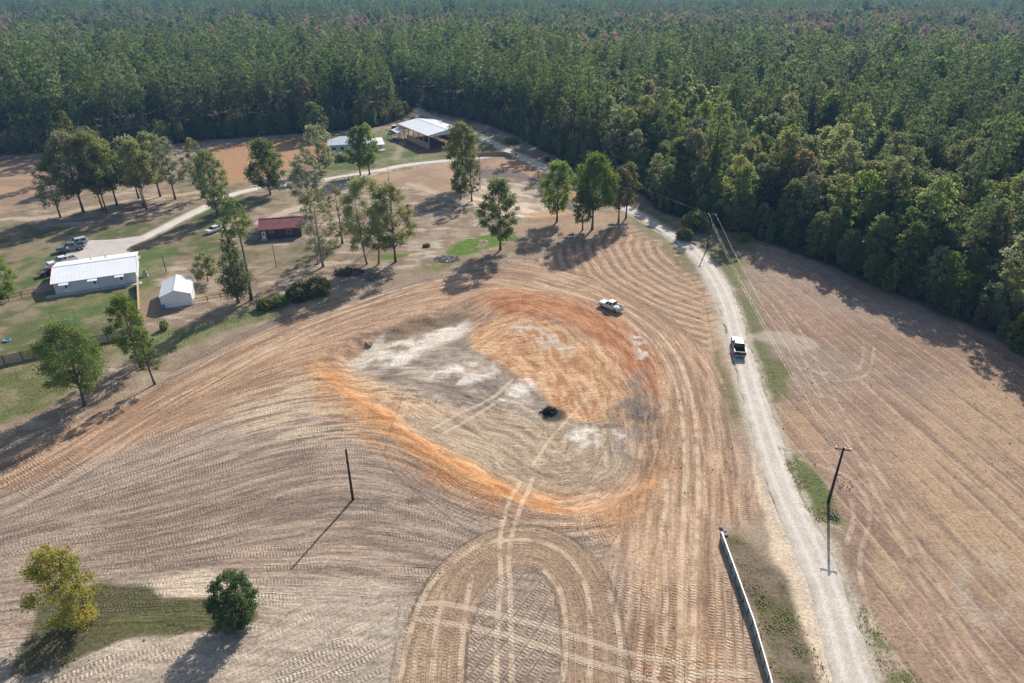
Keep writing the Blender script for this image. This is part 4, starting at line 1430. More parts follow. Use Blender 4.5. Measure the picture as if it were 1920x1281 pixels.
PINE_HI = [make_tree_meshes(300 + i, (25, 27, 23, 26, 28, 24)[i], (6.6, 7.6, 6.0, 7.0, 7.8, 6.4)[i], (0.50, 0.56, 0.46, 0.6, 0.52, 0.42)[i], 'pine', 'pine', 0.62, 1.0) for i in range(6)]
HARD_HI = [make_tree_meshes(400 + i, (20, 18, 22, 17, 19, 16, 21, 15)[i], (10.5, 9.5, 9.5, 9.0, 10.5, 8.5, 8.0, 9.0)[i], (0.2, 0.16, 0.25, 0.1, 0.18, 0.1, 0.22, 0.12)[i], ('round', 'round', 'oval', 'round', 'sparse', 'round', 'oval', 'sparse')[i],
                             ('olive', 'green', 'olive', 'green', 'pale', 'lime', 'green', 'brown')[i], 0.48, (1, 1, 1, 1, 1.8, 0.9, 1, 1.6)[i]) for i in range(8)]
PINE_LO = [make_tree_meshes(500 + i, (26, 28, 24, 27)[i], (7.4, 8.4, 6.8, 7.8)[i], (0.45, 0.5, 0.4, 0.48)[i], 'pine', 'pine', 1.05, 0.9) for i in range(4)]
HARD_LO = [make_tree_meshes(600 + i, (19, 21, 17, 20)[i], (9, 10, 8, 9)[i], 0.15, 'round', ('olive', 'green', 'pale', 'brown')[i], 0.95, 0.9) for i in range(4)]
AUT_LO = [make_tree_meshes(700 + i, (18, 20, 17)[i], (8.5, 9.5, 8)[i], 0.2, ('round', 'sparse', 'round')[i], ('autumn', 'autumn', 'brown')[i], 0.9, (0.8, 1.4, 0.9)[i]) for i in range(3)]


def where(i):
    x, y, e = px_[i], py_[i], sd[i]
    if x < -62:
        w_ = 'beyond the red tilled field'
    elif x < 6:
        w_ = 'behind the barn and farmhouse'
    elif y > 150 + 0.9 * (x - 40):
        w_ = 'beside the upper gravel road'
    else:
        w_ = 'bordering the brown field'
    return ('at the front edge of the wood ' if e < 7 else 'a few rows inside the wood ') + w_


def plant_wood(sel, hi, lo, name, label, cat, group, limit, lo_from):
    idx = np.where(sel & inview)[0]
    idx = idx[np.argsort(dist[idx])][:limit]
    crowns = {}
    first = {}
    for n_, i in enumerate(idx):
        use_lo = dist[i] > lo_from or n_ >= limit - len(lo)
        arr = lo if use_lo else hi
        j = (n_ % len(lo)) if use_lo else int(rng.integers(len(hi)))
        key = (use_lo, j)
        loc = (px_[i], py_[i], land_at(px_[i], py_[i]))
        s_ = rng.uniform(0.62, 1.14)
        # the outermost trees of the wood stand lower
        if sd[i] < 9 and cat != 'pine':
            s_ *= 0.75
        rz = rng.uniform(0, 6.28)
        if key not in first:
            tm, cm = arr[j]
            r = plant_tree(name, loc, tm, cm, rz, s_)
            first[key] = r
            crowns[key] = [c for c in r.children if c.name.startswith('crown')][0]
        else:
            src = first[key]
            r = src.copy()
            col.objects.link(r)
            r.location, r.rotation_euler, r.scale = loc, (0, 0, rz), (s_, s_, s_ * rng.uniform(0.92, 1.08))
            for ch in src.children:
                c = ch.copy()
                col.objects.link(c)
                c.parent = r
        wh = where(i)
        tag(r, label + ' ' + wh, cat, group + ' ' + wh)
    rest = sel.copy()
    rest[idx] = False
    return rest, [crowns[k] for k in sorted(crowns) if k[0]], [crowns[k] for k in sorted(crowns) if not k[0]]


def far_wood(name, label, cat, P, crowns, smin=0.60, smax=1.16, zf=None):
    """one mass of instanced crowns standing on scattered points"""
    n = len(P)
    z = land(P[:, 0], P[:, 1])
    me = bpy.data.meshes.new(name)
    me.vertices.add(n)
    me.vertices.foreach_set('co', np.stack([P[:, 0], P[:, 1], z], 1).astype(np.float32).ravel())
    rot = np.zeros((n, 3), np.float32)
    rot[:, 2] = rng.uniform(0, 6.28, n)
    rot[:, :2] = rng.normal(size=(n, 2)) * 0.035
    a = me.attributes.new('rot', 'FLOAT_VECTOR', 'POINT')
    a.data.foreach_set('vector', rot.ravel())
    a = me.attributes.new('siz', 'FLOAT', 'POINT')
    stand = 0.78 + 0.5 * fbm(P[:, 0] / 38, P[:, 1] / 38, 3, 220)      # stands of different age
    a.data.foreach_set('value', (rng.uniform(smin, smax, n) * stand).astype(np.float32))
    a = me.attributes.new('pick', 'INT', 'POINT')
    a.data.foreach_set('value', rng.integers(0, len(crowns), n).astype(np.int32))
    o = new_obj(name, me)
    ng = bpy.data.node_groups.new(name, 'GeometryNodeTree')
    ng.interface.new_socket('Geometry', in_out='INPUT', socket_type='NodeSocketGeometry')
    ng.interface.new_socket('Geometry', in_out='OUTPUT', socket_type='NodeSocketGeometry')
    gi = ng.nodes.new('NodeGroupInput')
    go = ng.nodes.new('NodeGroupOutput')
    jn = ng.nodes.new('GeometryNodeJoinGeometry')
    for c in crowns:
        oi = ng.nodes.new('GeometryNodeObjectInfo')
        oi.inputs['Object'].default_value = c
        oi.inputs['As Instance'].default_value = True
        oi.transform_space = 'ORIGINAL'
        ng.links.new(oi.outputs['Geometry'], jn.inputs[0])
    ip = ng.nodes.new('GeometryNodeInstanceOnPoints')
    ip.inputs['Pick Instance'].default_value = True
    ng.links.new(gi.outputs[0], ip.inputs['Points'])
    ng.links.new(jn.outputs[0], ip.inputs['Instance'])

    def named(nm, typ):
        nd = ng.nodes.new('GeometryNodeInputNamedAttribute')
        nd.data_type = typ
        nd.inputs['Name'].default_value = nm
        return nd.outputs['Attribute']
    ng.links.new(named('pick', 'INT'), ip.inputs['Instance Index'])
    ng.links.new(named('rot', 'FLOAT_VECTOR'), ip.inputs['Rotation'])
    ng.links.new(named('siz', 'FLOAT'), ip.inputs['Scale'])
    ng.links.new(ip.outputs[0], go.inputs[0])
    md = o.modifiers.new('wood', 'NODES')
    md.node_group = ng
    return tag(o, label, cat, None, 'stuff')


pine_rest, pine_lo_c, pine_hi_c = plant_wood(~hard, PINE_HI, PINE_LO, 'pine_tree', 'tall green pine', 'pine', 'pines', 300, 330)
hard_rest, hard_lo_c, hard_hi_c = plant_wood(hard & ~autumn, HARD_HI, HARD_LO, 'broadleaf_tree', 'leafy broadleaf tree', 'tree', 'broadleaf trees', 300, 330)
aut_rest, aut_lo_c, _ = plant_wood(autumn, AUT_LO, AUT_LO, 'autumn_tree', 'russet autumn tree', 'tree', 'autumn trees', 60, 0)
nearp = dist < 230
far_wood('pine_wood', 'dark green pine wood reaching to the horizon', 'wood', pts[pine_rest & ~nearp], pine_lo_c)
far_wood('broadleaf_wood', 'mixed broadleaf wood among the far pines', 'wood', pts[hard_rest & ~nearp], hard_lo_c, 0.75, 1.1)
far_wood('autumn_wood', 'russet and grey autumn wood beyond the pines', 'wood', pts[aut_rest], aut_lo_c, 0.75, 1.1)
if (pine_rest & nearp).any():
    far_wood('near_pine_wood', 'pines standing deeper in the near wood', 'wood', pts[pine_rest & nearp], pine_hi_c)
if (hard_rest & nearp).any():
    far_wood('near_broadleaf_wood', 'broadleaf trees standing deeper in the near wood', 'wood', pts[hard_rest & nearp], hard_hi_c, 0.75, 1.05)
# undergrowth along the front of the wood
up = rng.uniform(0, 1, (42000, 2)) * np.array([620, 330]) + np.array([-310, 60])
us = poly_sd(up[:, 0], up[:, 1], CL)
ur, _, _ = line_field(up[:, 0], up[:, 1], MAIN_ROAD)
ub = (us > -0.5) & (us < 14) & (ur > 3.5) & (np.abs(up[:, 0]) < 0.8 * up[:, 1] + 40)
up = up[ub]
far_wood('undergrowth', 'tangled undergrowth along the foot of the wood', 'undergrowth', up, hard_hi_c, 0.12, 0.42)

# ------------------------------------------------------------------ buildings
def slope_slab(mb, x0, x1, ya, za, yb, zb, th=0.07):
    """a sloping sheet between two level lines (ya,za) and (yb,zb), from x0 to x1"""
    mb.hexa([(x0, ya, za - th), (x1, ya, za - th), (x1, yb, zb - th), (x0, yb, zb - th)],
            [(x0, ya, za), (x1, ya, za), (x1, yb, zb), (x0, yb, zb)])


def ribs(mb, x0, x1, ya, za, yb, zb, step, w=0.06, h=0.022):
    n = int((x1 - x0) / step)
    for i in range(n + 1):
        x = x0 + (x1 - x0) * i / n
        xa, xb = max(x0, x - w / 2), min(x1, x + w / 2)
        slope_slab(mb, xa, xb, ya, za + h, yb, zb + h, h - 0.004)


def gable_roof(parent, L, D, eave, ridge, ov, mat, step, trim_mat=None, name='roof', ox=None):
    """ridge along local x; L length, D depth; sheets with standing ribs"""
    ox = ov if ox is None else ox
    k = (ridge - eave) / (D / 2)
    r = MB()
    for s_ in (-1, 1):
        ya = -ov if s_ < 0 else D + ov
        za = eave - k * ov + 0.10
        slope_slab(r, -ox, L + ox, ya, za, D / 2, ridge + 0.10)
        ribs(r, -ox, L + ox, ya, za, D / 2, ridge + 0.10, step)
    o = r.build(name, mat, parent)
    c = MB()
    c.prism([(D / 2 - 0.22, ridge + 0.12), (D / 2, ridge + 0.20), (D / 2 + 0.22, ridge + 0.12), (D / 2, ridge + 0.17)], -ox - 0.01, L + ox + 0.01, 'x')
    c.build('ridge_cap', mat, o)
    if trim_mat:
        for xx in (-ox - 0.045, L + ox + 0.005):
            t = MB()
            for s_ in (-1, 1):
                ya = -ov if s_ < 0 else D + ov
                za = eave - k * ov + 0.14
                slope_slab(t, xx, xx + 0.04, ya, za, D / 2, ridge + 0.14, 0.24)
            t.build('rake_trim', trim_mat, o)
        for yy in (-ov - 0.045, D + ov + 0.005):
            t = MB()
            t.box((L / 2, yy + 0.02, eave - k * ov + 0.03), (L + 2 * ox, 0.04, 0.14))
            t.build('eave_trim', trim_mat, o)
    return o


def gable_walls(parent, L, D, eave, ridge, mat, seams=0.0):
    w = MB()
    w.prism([(0, -0.15), (D, -0.15), (D, eave), (D / 2, ridge), (0, eave)], 0, L, 'x')
    if seams:
        n = int(L / seams)
        for i in range(1, n):
            w.box((L * i / n, -0.012, eave / 2), (0.05, 0.024, eave - 0.02))
    return w.build('wall', mat, parent)


def door(parent, x, y, w, h, mat, face=-1, z=0.05, pane=False):
    d = MB()
    d.box((x, y + face * 0.03, z + h / 2), (w, 0.06, h))
    o = d.build('door', mat, parent)
    k = MB()
    k.box((x + w * 0.36, y + face * 0.09, z + 1.0), (0.12, 0.06, 0.05))
    k.build('handle', m_metal, o)
    if pane:
        k = MB()
        k.box((x, y + face * 0.066, z + h * 0.66), (w * 0.36, 0.02, h * 0.36))
        k.build('pane', m_glass, o)
    return o


def window(parent, x, y, z, w, h, face=-1):
    f = MB()
    f.box((x, y + face * 0.03, z), (w + 0.12, 0.06, h + 0.12))
    o = f.build('window', m_doorw, parent)
    p = MB()
    p.box((x, y + face * 0.066, z), (w, 0.02, h))
    p.build('pane', m_glass, o)
    return o


# long white building
bx, by = G(105, 552.5)
WB = empty('metal_building', (bx, by, land_at(bx, by)), R(25.0))
L, D = 14.7, 12.2
gable_walls(WB, L, D, 2.35, 3.5, m_wall, 0.95)
ro = gable_roof(WB, L, D, 2.35, 3.5, 0.30, m_white, 0.46, None, ox=0.35)
t = MB()
for s_ in (-1, 1):
    slope_slab(t, -0.40, -0.352, -0.32 if s_ < 0 else D + 0.32, 2.42, D / 2, 3.68, 0.30)
t.build('rake_trim', m_redtrim, ro)
t = MB()
for s_ in (-1, 1):
    slope_slab(t, L + 0.352, L + 0.40, -0.32 if s_ < 0 else D + 0.32, 2.42, D / 2, 3.68, 0.22)
t.build('rake_trim', m_doorw, ro)
t = MB()
t.box((-0.03, 0.03, 1.15), (0.16, 0.16, 2.3))
t.build('corner_trim', m_redtrim, WB)
t = MB()
t.box((-0.03, D - 0.03, 1.15), (0.16, 0.16, 2.3))
t.build('corner_trim', m_redtrim, WB)
for i, x in enumerate((2.0, 7.0, 11.8)):
    a = MB()
    slope_slab(a, x - 0.95, x + 0.75, -1.15, 2.14, -0.28, 2.31, 0.06)
    ao = a.build('awning', m_white, WB)
    for xx in (x - 0.85, x + 0.65):
        b_ = MB()
        b_.tube([(xx, -1.05, 2.05), (xx, -0.02, 1.6)], 0.03, 5)
        b_.build('bracket', m_metal, ao)
    door(WB, x + 0.1, -0.025, 0.95, 2.0, m_doorw, pane=True)
for x in (4.6, 9.4):
    window(WB, x, D + 0.025, 1.4, 1.1, 0.9, 1)
for x in (6.3, 9.0):
    v_ = MB()
    v_.tube([(x, D * 0.78, 2.9), (x, D * 0.78, 3.55)], 0.10, 7)
    v_.build('vent_pipe', m_grey, WB)
tag(WB, 'long white-roofed metal building with red gable trim and three door awnings', 'building')
wk = MB()
wk.box((L / 2 - 0.4, -0.72, 0.02), (L + 2.2, 1.35, 0.14))
wo = wk.build('concrete_walkway', m_conc)
wo.location, wo.rotation_euler = WB.location, (0, 0, R(25.0))
tag(wo, kind='structure')


def on_wb(x, y, z=0.0):
    c_, s_ = math.cos(R(25)), math.sin(R(25))
    X_, Y_ = bx + x * c_ - y * s_, by + x * s_ + y * c_
    return (X_, Y_, land_at(X_, Y_) + z)


ac = empty('air_conditioner', on_wb(L + 1.3, 3.0), R(25))
t = MB()
t.box((0, 0, 0.55), (0.95, 0.95, 0.95))
o = t.build('housing', m_grey, ac, bevel=0.04)
t = MB()
t.tube([(0, 0, 1.03), (0, 0, 1.08)], 0.38, 14)
t.build('fan_grille', m_black, ac)
t = MB()
t.box((0, 0, 0.04), (1.2, 1.2, 0.10))
t.build('base_pad', m_conc, ac)
tag(ac, 'grey air conditioning unit beside the gable of the long white building', 'air conditioner')

# small white shed
sx_, sy_ = G(304.5, 579)
SH = empty('storage_shed', (sx_, sy_, land_at(sx_, sy_)), R(20.0))
# ridge runs back from the gable front: turn a gable house by 90 degrees
W_, D_ = 5.45, 7.9
w = MB()
w.prism([(0, -0.15), (W_, -0.15), (W_, 2.35), (W_ / 2, 3.35), (0, 2.35)], 0, D_, 'y')
w.build('wall', m_white, SH)
r = MB()
k = 1.0 / (W_ / 2)
for s_ in (-1, 1):
    xa = -0.12 if s_ < 0 else W_ + 0.12
    za = 2.35 - k * 0.12 + 0.08
    xr = W_ / 2
    r.hexa([(xa, -0.12, za - 0.06), (xr, -0.12, 3.37), (xr, D_ + 0.12, 3.37), (xa, D_ + 0.12, za - 0.06)],
           [(xa, -0.12, za), (xr, -0.12, 3.43), (xr, D_ + 0.12, 3.43), (xa, D_ + 0.12, za)])
    n = 16
    for i in range(n + 1):
        y = -0.10 + (D_ + 0.20) * i / n
        r.hexa([(xa, y - 0.03, za + 0.002), (xr, y - 0.03, 3.432), (xr, y + 0.03, 3.432), (xa, y + 0.03, za + 0.002)],
               [(xa, y - 0.03, za + 0.03), (xr, y - 0.03, 3.46), (xr, y + 0.03, 3.46), (xa, y + 0.03, za + 0.03)])
ro = r.build('roof', m_white, SH)
c_ = MB()
c_.prism([(W_ / 2 - 0.2, 3.44), (W_ / 2, 3.52), (W_ / 2 + 0.2, 3.44), (W_ / 2, 3.485)], -0.14, D_ + 0.14, 'y')
c_.build('ridge_cap', m_white, ro)
t = MB()
t.box((W_ + 0.03, 4.0, 1.05), (0.06, 2.4, 2.1))
o = t.build('roller_door', m_doorw, SH)
t = MB()
t.box((W_ + 0.09, 4.0, 0.5), (0.06, 0.3, 0.05))
t.build('handle', m_metal, o)
tag(SH, 'small white gabled metal shed standing on the lawn', 'shed')
b0 = G(310, 577)
t = MB()
t.tube([(0, 0, 0), (0, 0, 0.08), (0, 0, 0.75), (0, 0, 0.9)], [0.24, 0.29, 0.29, 0.26], 12)
bo = t.build('blue_barrel', m_blue, smooth_sh=False)
bo.location = (b0[0] - 0.1, b0[1] - 0.55, land_at(*b0))
tag(bo, 'blue plastic barrel against the front of the small white shed', 'barrel')

# red-roofed cabin
cx_, cy_ = G(490, 449.5)
CB = empty('cabin', (cx_, cy_, land_at(cx_, cy_)), R(13.0))
gable_walls(CB, 9.4, 7.2, 2.55, 3.9, m_dark)
gable_roof(CB, 9.4, 7.2, 2.55, 3.9, 0.35, m_redroof, 0.45, m_redtrim, ox=0.3)
door(CB, 0.75, -0.005, 0.9, 1.95, m_doorw, pane=True)
window(CB, 2.6, -0.005, 1.8, 0.9, 0.35)
window(CB, 6.6, -0.005, 1.5, 1.0, 0.9)
t = MB()
t.box((0.75, -0.5, 0.02), (1.5, 0.9, 0.30))
t.build('door_step', m_conc, CB)
t = MB()
t.tube([(4.3, 1.9, 3.0), (4.3, 1.9, 3.75)], 0.06, 7)
t.build('vent_pipe', m_black, CB)
tag(CB, 'dark brown cabin with a weathered red metal roof and white door', 'cabin')

# open barn
fx, fy = -30.0, 250.7
BR = empty('open_barn', (fx, fy, land_at(fx, fy)), math.atan2(272.5 - 250.7, -43.8 + 30.0) - math.pi)
# local x runs from the back to the front along the ridge, y across: shift so the front left eave is the origin
BL, BW = 25.8, 15.6
bar = BR


def bw(x, y, z):
    return (x, y, z)


r = MB()
for s_ in (0, 1):
    ya = -0.4 if s_ == 0 else BW + 0.4
    slope_slab(r, -BL - 0.3, 0.3, ya, 4.95, BW / 2, 6.25, 0.10)
    ribs(r, -BL - 0.3, 0.3, ya, 4.95, BW / 2, 6.25, 0.9, 0.08, 0.025)
ro = r.build('roof', m_white, BR)
c_ = MB()
c_.prism([(BW / 2 - 0.3, 6.26), (BW / 2, 6.36), (BW / 2 + 0.3, 6.26), (BW / 2, 6.32)], -BL - 0.31, 0.31, 'x')
c_.build('ridge_cap', m_white, ro)
t = MB()
t.prism([(0, 4.9), (BW, 4.9), (BW / 2, 6.14)], 0.12, 0.18, 'x')
t.prism([(0, 4.55), (BW, 4.55), (BW, 4.9), (0, 4.9)], 0.12, 0.18, 'x')
t.build('gable_panel', m_white, BR)
t = MB()
t.prism([(0, 4.9), (BW, 4.9), (BW / 2, 6.14)], -BL - 0.18, -BL - 0.12, 'x')
t.build('gable_panel', m_white, BR)
for y in (0.1, BW - 0.1):
    for i in range(7):
        t = MB()
        t.box((-BL * i / 6, y, 2.35), (0.22, 0.22, 5.0))
        t.build('post', m_wood, BR)
    t = MB()
    t.box((-BL / 2, y, 4.68), (BL, 0.10, 0.30))
    t.build('eave_beam', m_wood_new, BR)
for i in range(7):
    t = MB()
    x = -BL * i / 6 + (0.0 if i else -0.02)
    t.box((x, BW / 2, 4.62), (0.09, BW - 0.4, 0.20))
    for s_ in (0, 1):
        ya = 0.2 if s_ == 0 else BW - 0.2
        slope_slab(t, x - 0.045, x + 0.045, ya, 4.92, BW / 2, 6.12, 0.20)
    t.box((x, BW / 2, 5.35), (0.085, 0.16, 1.3))
    t.build('truss', m_wood_new, BR)
t = MB()
for zz in np.arange(0.15, 2.6, 0.32):
    t.box((-BL / 2, BW + 0.05, zz), (BL, 0.05, 0.29))
t.build('side_boarding', m_wood_new, BR)
for zz in np.arange(0.15, 2.3, 0.32):
    t = MB()
    t.box((-BL / 2 + 3.2, -0.05, zz), (BL - 7.0, 0.05, 0.29))
    t.build('board', m_wood, BR)
t = MB()
slope_slab(t, -BL - 0.2, -BL + 6.5, -3.6, 3.0, -0.45, 3.7, 0.08)
lo_ = t.build('lean_to_roof', m_white, BR)
for x in (-BL + 0.1, -BL + 3.2, -BL + 6.2):
    t = MB()
    t.box((x, -3.4, 1.45), (0.15, 0.15, 3.0))
    t.build('lean_to_post', m_wood_new, lo_)
tag(BR, 'large open-sided pole barn with a white metal roof and timber posts', 'barn')

# white-roofed house behind the trees
hx, hy = -64.5, 244.5
HS = empty('farmhouse', (hx, hy, land_at(hx, hy)), R(14.0))
t = MB()
t.box((6.5, 4.0, 1.35), (13.0, 8.0, 3.0))
t.build('wall', m_wall, HS)
t = MB()
a0 = [(-0.5, -0.5, 2.85), (13.5, -0.5, 2.85), (13.5, 8.5, 2.85), (-0.5, 8.5, 2.85)]
t.add(a0 + [(3.8, 4.0, 4.9), (9.2, 4.0, 4.9)], [(3, 2, 1, 0), (0, 1, 5, 4), (1, 2, 5), (2, 3, 4, 5), (3, 0, 4)])
ro = t.build('roof', m_white, HS)
for x in (1.6, 4.4, 9.0):
    window(HS, x, -0.005, 1.5, 1.1, 1.1)
door(HS, 6.6, -0.005, 0.95, 2.05, m_doorw)
t = MB()
t.box((16.2, 5.4, 1.15), (5.2, 4.4, 2.6))
t.build('annex_wall', m_wall, HS)
t = MB()
slope_slab(t, 13.55, 19.2, 2.8, 2.5, 8.2, 2.95, 0.10)
t.build('annex_roof', m_white, HS)
t = MB()
t.box((18.0, 0.9, 0.02), (3.0, 2.6, 0.14))
t.build('patio_slab', m_conc, HS)
t = MB()
slope_slab(t, 16.2, 19.4, -0.4, 2.2, 2.7, 2.45, 0.08)
po = t.build('porch_roof', m_white, HS)
for x in (16.35, 19.25):
    t = MB()
    t.box((x, -0.25, 1.07), (0.12, 0.12, 2.14))
    t.build('porch_post', m_doorw, po)
tag(HS, 'grey farmhouse with a hipped white metal roof and small side annex', 'house')

# ------------------------------------------------------------------ vehicles
def wheel(parent, x, y, r, w):
    side = 1 if y > 0 else -1
    t = MB()
    t.tube([(x, y - w / 2, r), (x, y - w / 2 + 0.03, r), (x, y + w / 2 - 0.03, r), (x, y + w / 2, r)], [r * 0.9, r, r, r * 0.9], 18)
    o = t.build('wheel', m_black, parent, smooth_sh=False)
    t = MB()
    t.tube([(x, y + side * (w / 2 - 0.02), r), (x, y + side * (w / 2 + 0.015), r)], [r * 0.62, r * 0.55], 14)
    t.build('rim', m_rim, o)
    return o


def taper_block(mb, x0, x1, hw0, z0, x2, x3, hw1, z1):
    mb.hexa([(x0, -hw0, z0), (x1, -hw0, z0), (x1, hw0, z0), (x0, hw0, z0)], [(x2, -hw1, z1), (x3, -hw1, z1), (x3, hw1, z1), (x2, hw1, z1)])


def pane_quad(name, pts, mat, parent, th=0.015):
    P = [Vector(p) for p in pts]
    n = (P[1] - P[0]).cross(P[2] - P[0]).normalized() * th
    m = MB()
    m.hexa([p - n * 0.3 for p in P], [p + n for p in P])
    return m.build(name, mat, parent)


def lerp3(a, b, f):
    return tuple(a[i] + (b[i] - a[i]) * f for i in range(3))


def cab_glass(parent, x0, x1, hw0, z0, x2, x3, hw1, z1, doors=2):
    """windscreen, rear window and side windows lying on the faces of a tapered cab"""
    B = {(-1, 0): (x0, -hw0, z0), (1, 0): (x1, -hw0, z0), (-1, 1): (x0, hw0, z0), (1, 1): (x1, hw0, z0)}
    T = {(-1, 0): (x2, -hw1, z1), (1, 0): (x3, -hw1, z1), (-1, 1): (x2, hw1, z1), (1, 1): (x3, hw1, z1)}

    def quad(a, b, c, d, mu, mv):
        # a,b bottom; c,d top
        q = []
        for (u_, v_) in ((mu, mv), (1 - mu, mv), (1 - mu, 1 - mv), (mu, 1 - mv)):
            q.append(lerp3(lerp3(a, b, u_), lerp3(d, c, u_), v_))
        return q
    pane_quad('windscreen', quad(B[1, 0], B[1, 1], T[1, 1], T[1, 0], 0.06, 0.08), m_glass, parent)
    pane_quad('rear_window', quad(B[-1, 1], B[-1, 0], T[-1, 0], T[-1, 1], 0.10, 0.16), m_glass, parent)
    for s_ in (0, 1):
        for k in range(doors):
            f0, f1 = (k + 0.07) / doors, (k + 0.93) / doors
            a, b_ = lerp3(B[-1, s_], B[1, s_], f0), lerp3(B[-1, s_], B[1, s_], f1)
            d, c = lerp3(T[-1, s_], T[1, s_], f0), lerp3(T[-1, s_], T[1, s_], f1)
            q = quad(a, b_, c, d, 0.03, 0.14)
            if s_ == 1:
                q = q[::-1]
            pane_quad('side_window', q, m_glass, parent)


def pickup(name, loc, rz, mat, label, crew=True):
    r = empty(name, loc, rz)
    cab0 = -1.05 if crew else -0.55
    m = MB()
    # sills and bonnet
    m.box((0.0, 0, 0.62), (5.7, 1.86, 0.34))
    taper_block(m, 1.0, 2.82, 0.96, 0.78, 1.0, 2.72, 0.86, 1.14)
    taper_block(m, cab0, 1.0, 0.97, 0.78, cab0, 1.0, 0.93, 1.18)
    m.build('body', mat, r, bevel=0.05)
    m = MB()
    taper_block(m, cab0, 1.08, 0.92, 1.17, cab0 + 0.14, 0.42, 0.74, 1.84)
    cab = m.build('cab', mat, r, bevel=0.05)
    cab_glass(cab, cab0, 1.08, 0.92, 1.17, cab0 + 0.14, 0.42, 0.74, 1.84, 2)
    # load bed
    bl0, bl1 = -2.82, cab0 - 0.04
    m = MB()
    m.box(((bl0 + bl1) / 2, 0, 0.84), (bl1 - bl0 - 0.06, 1.62, 0.06))
    m.build('bed_floor', m_black, r)
    for s_ in (-1, 1):
        m = MB()
        m.box(((bl0 + bl1) / 2, s_ * 0.90, 1.0), (bl1 - bl0, 0.14, 0.46))
        m.build('bed_side', mat, r, bevel=0.03)
    m = MB()
    m.box((bl1 - 0.05, 0, 1.0), (0.08, 1.66, 0.44))
    m.build('bed_headboard', mat, r)
    m = MB()
    m.box((bl0 + 0.03, 0, 1.0), (0.08, 1.64, 0.44))
    tg_ = m.build('tailgate', mat, r, bevel=0.02)
    m = MB()
    m.box((bl0 - 0.025, 0, 1.08), (0.03, 0.28, 0.07))
    m.build('handle', m_black, tg_)
    for x, nm in ((2.88, 'front_bumper'), (-2.92, 'rear_bumper')):
        m = MB()
        m.box((x, 0, 0.56), (0.16, 1.84, 0.20))
        m.build(nm, m_metal, r, bevel=0.03)
    m = MB()
    m.box((2.80, 0, 0.92), (0.06, 1.1, 0.24))
    m.build('grille', m_black, r)
    for s_ in (-1, 1):
        m = MB()
        m.box((2.79, s_ * 0.74, 0.93), (0.08, 0.30, 0.20))
        m.build('headlight', m_lens, r)
        m = MB()
        m.box((-2.83, s_ * 0.89, 1.0), (0.06, 0.16, 0.36))
        m.build('tail_light', m_amber, r)
        m = MB()
        m.box((0.82, s_ * 1.08, 1.22), (0.12, 0.22, 0.18))
        m.build('mirror', m_black, r)
        for x in (1.85, -1.75):
            wheel(r, x, s_ * 0.84, 0.39, 0.26)
    return tag(r, label, 'pickup truck')


def sedan(name, loc, rz, mat, label, cat='car', suv=False):
    r = empty(name, loc, rz)
    top = 1.72 if suv else 1.42
    m = MB()
    m.box((0, 0, 0.55), (4.5, 1.76, 0.36))
    taper_block(m, -2.2, 2.2, 0.90, 0.70, -2.12, 2.02, 0.84, 0.98 if suv else 0.90)
    m.build('body', mat, r, bevel=0.06)
    z0 = 0.97 if suv else 0.89
    m = MB()
    xr = -2.05 if suv else -1.75
    taper_block(m, xr, 1.05, 0.83, z0, xr + (0.2 if suv else 0.65), 0.30, 0.66, top)
    cab = m.build('cabin', mat, r, bevel=0.05)
    cab_glass(cab, xr, 1.05, 0.83, z0, xr + (0.2 if suv else 0.65), 0.30, 0.66, top, 2)
    for s_ in (-1, 1):
        m = MB()
        m.box((2.18, s_ * 0.66, 0.72), (0.10, 0.30, 0.14))
        m.build('headlight', m_lens, r)
        m = MB()
        m.box((-2.19, s_ * 0.70, 0.78), (0.08, 0.24, 0.16))
        m.build('tail_light', m_amber, r)
        m = MB()
        m.box((0.85, s_ * 0.96, 0.98), (0.10, 0.18, 0.12))
        m.build('mirror', m_black, r)
        for x in (1.38, -1.35):
            wheel(r, x, s_ * 0.80, 0.33, 0.22)
    for x, nm in ((2.24, 'front_bumper'), (-2.24, 'rear_bumper')):
        m = MB()
        m.box((x, 0, 0.48), (0.10, 1.6, 0.18))
        m.build(nm, mat, r, bevel=0.03)
    return tag(r, label, cat)


def at_px(px, py, dz=0.0):
    x, y = G(px, py)
    return (x, y, land_at(x, y) + dz)


def heading(p_front, p_rear):
    a, b_ = G(*p_front), G(*p_rear)
    return math.atan2(a[1] - b_[1], a[0] - b_[0])


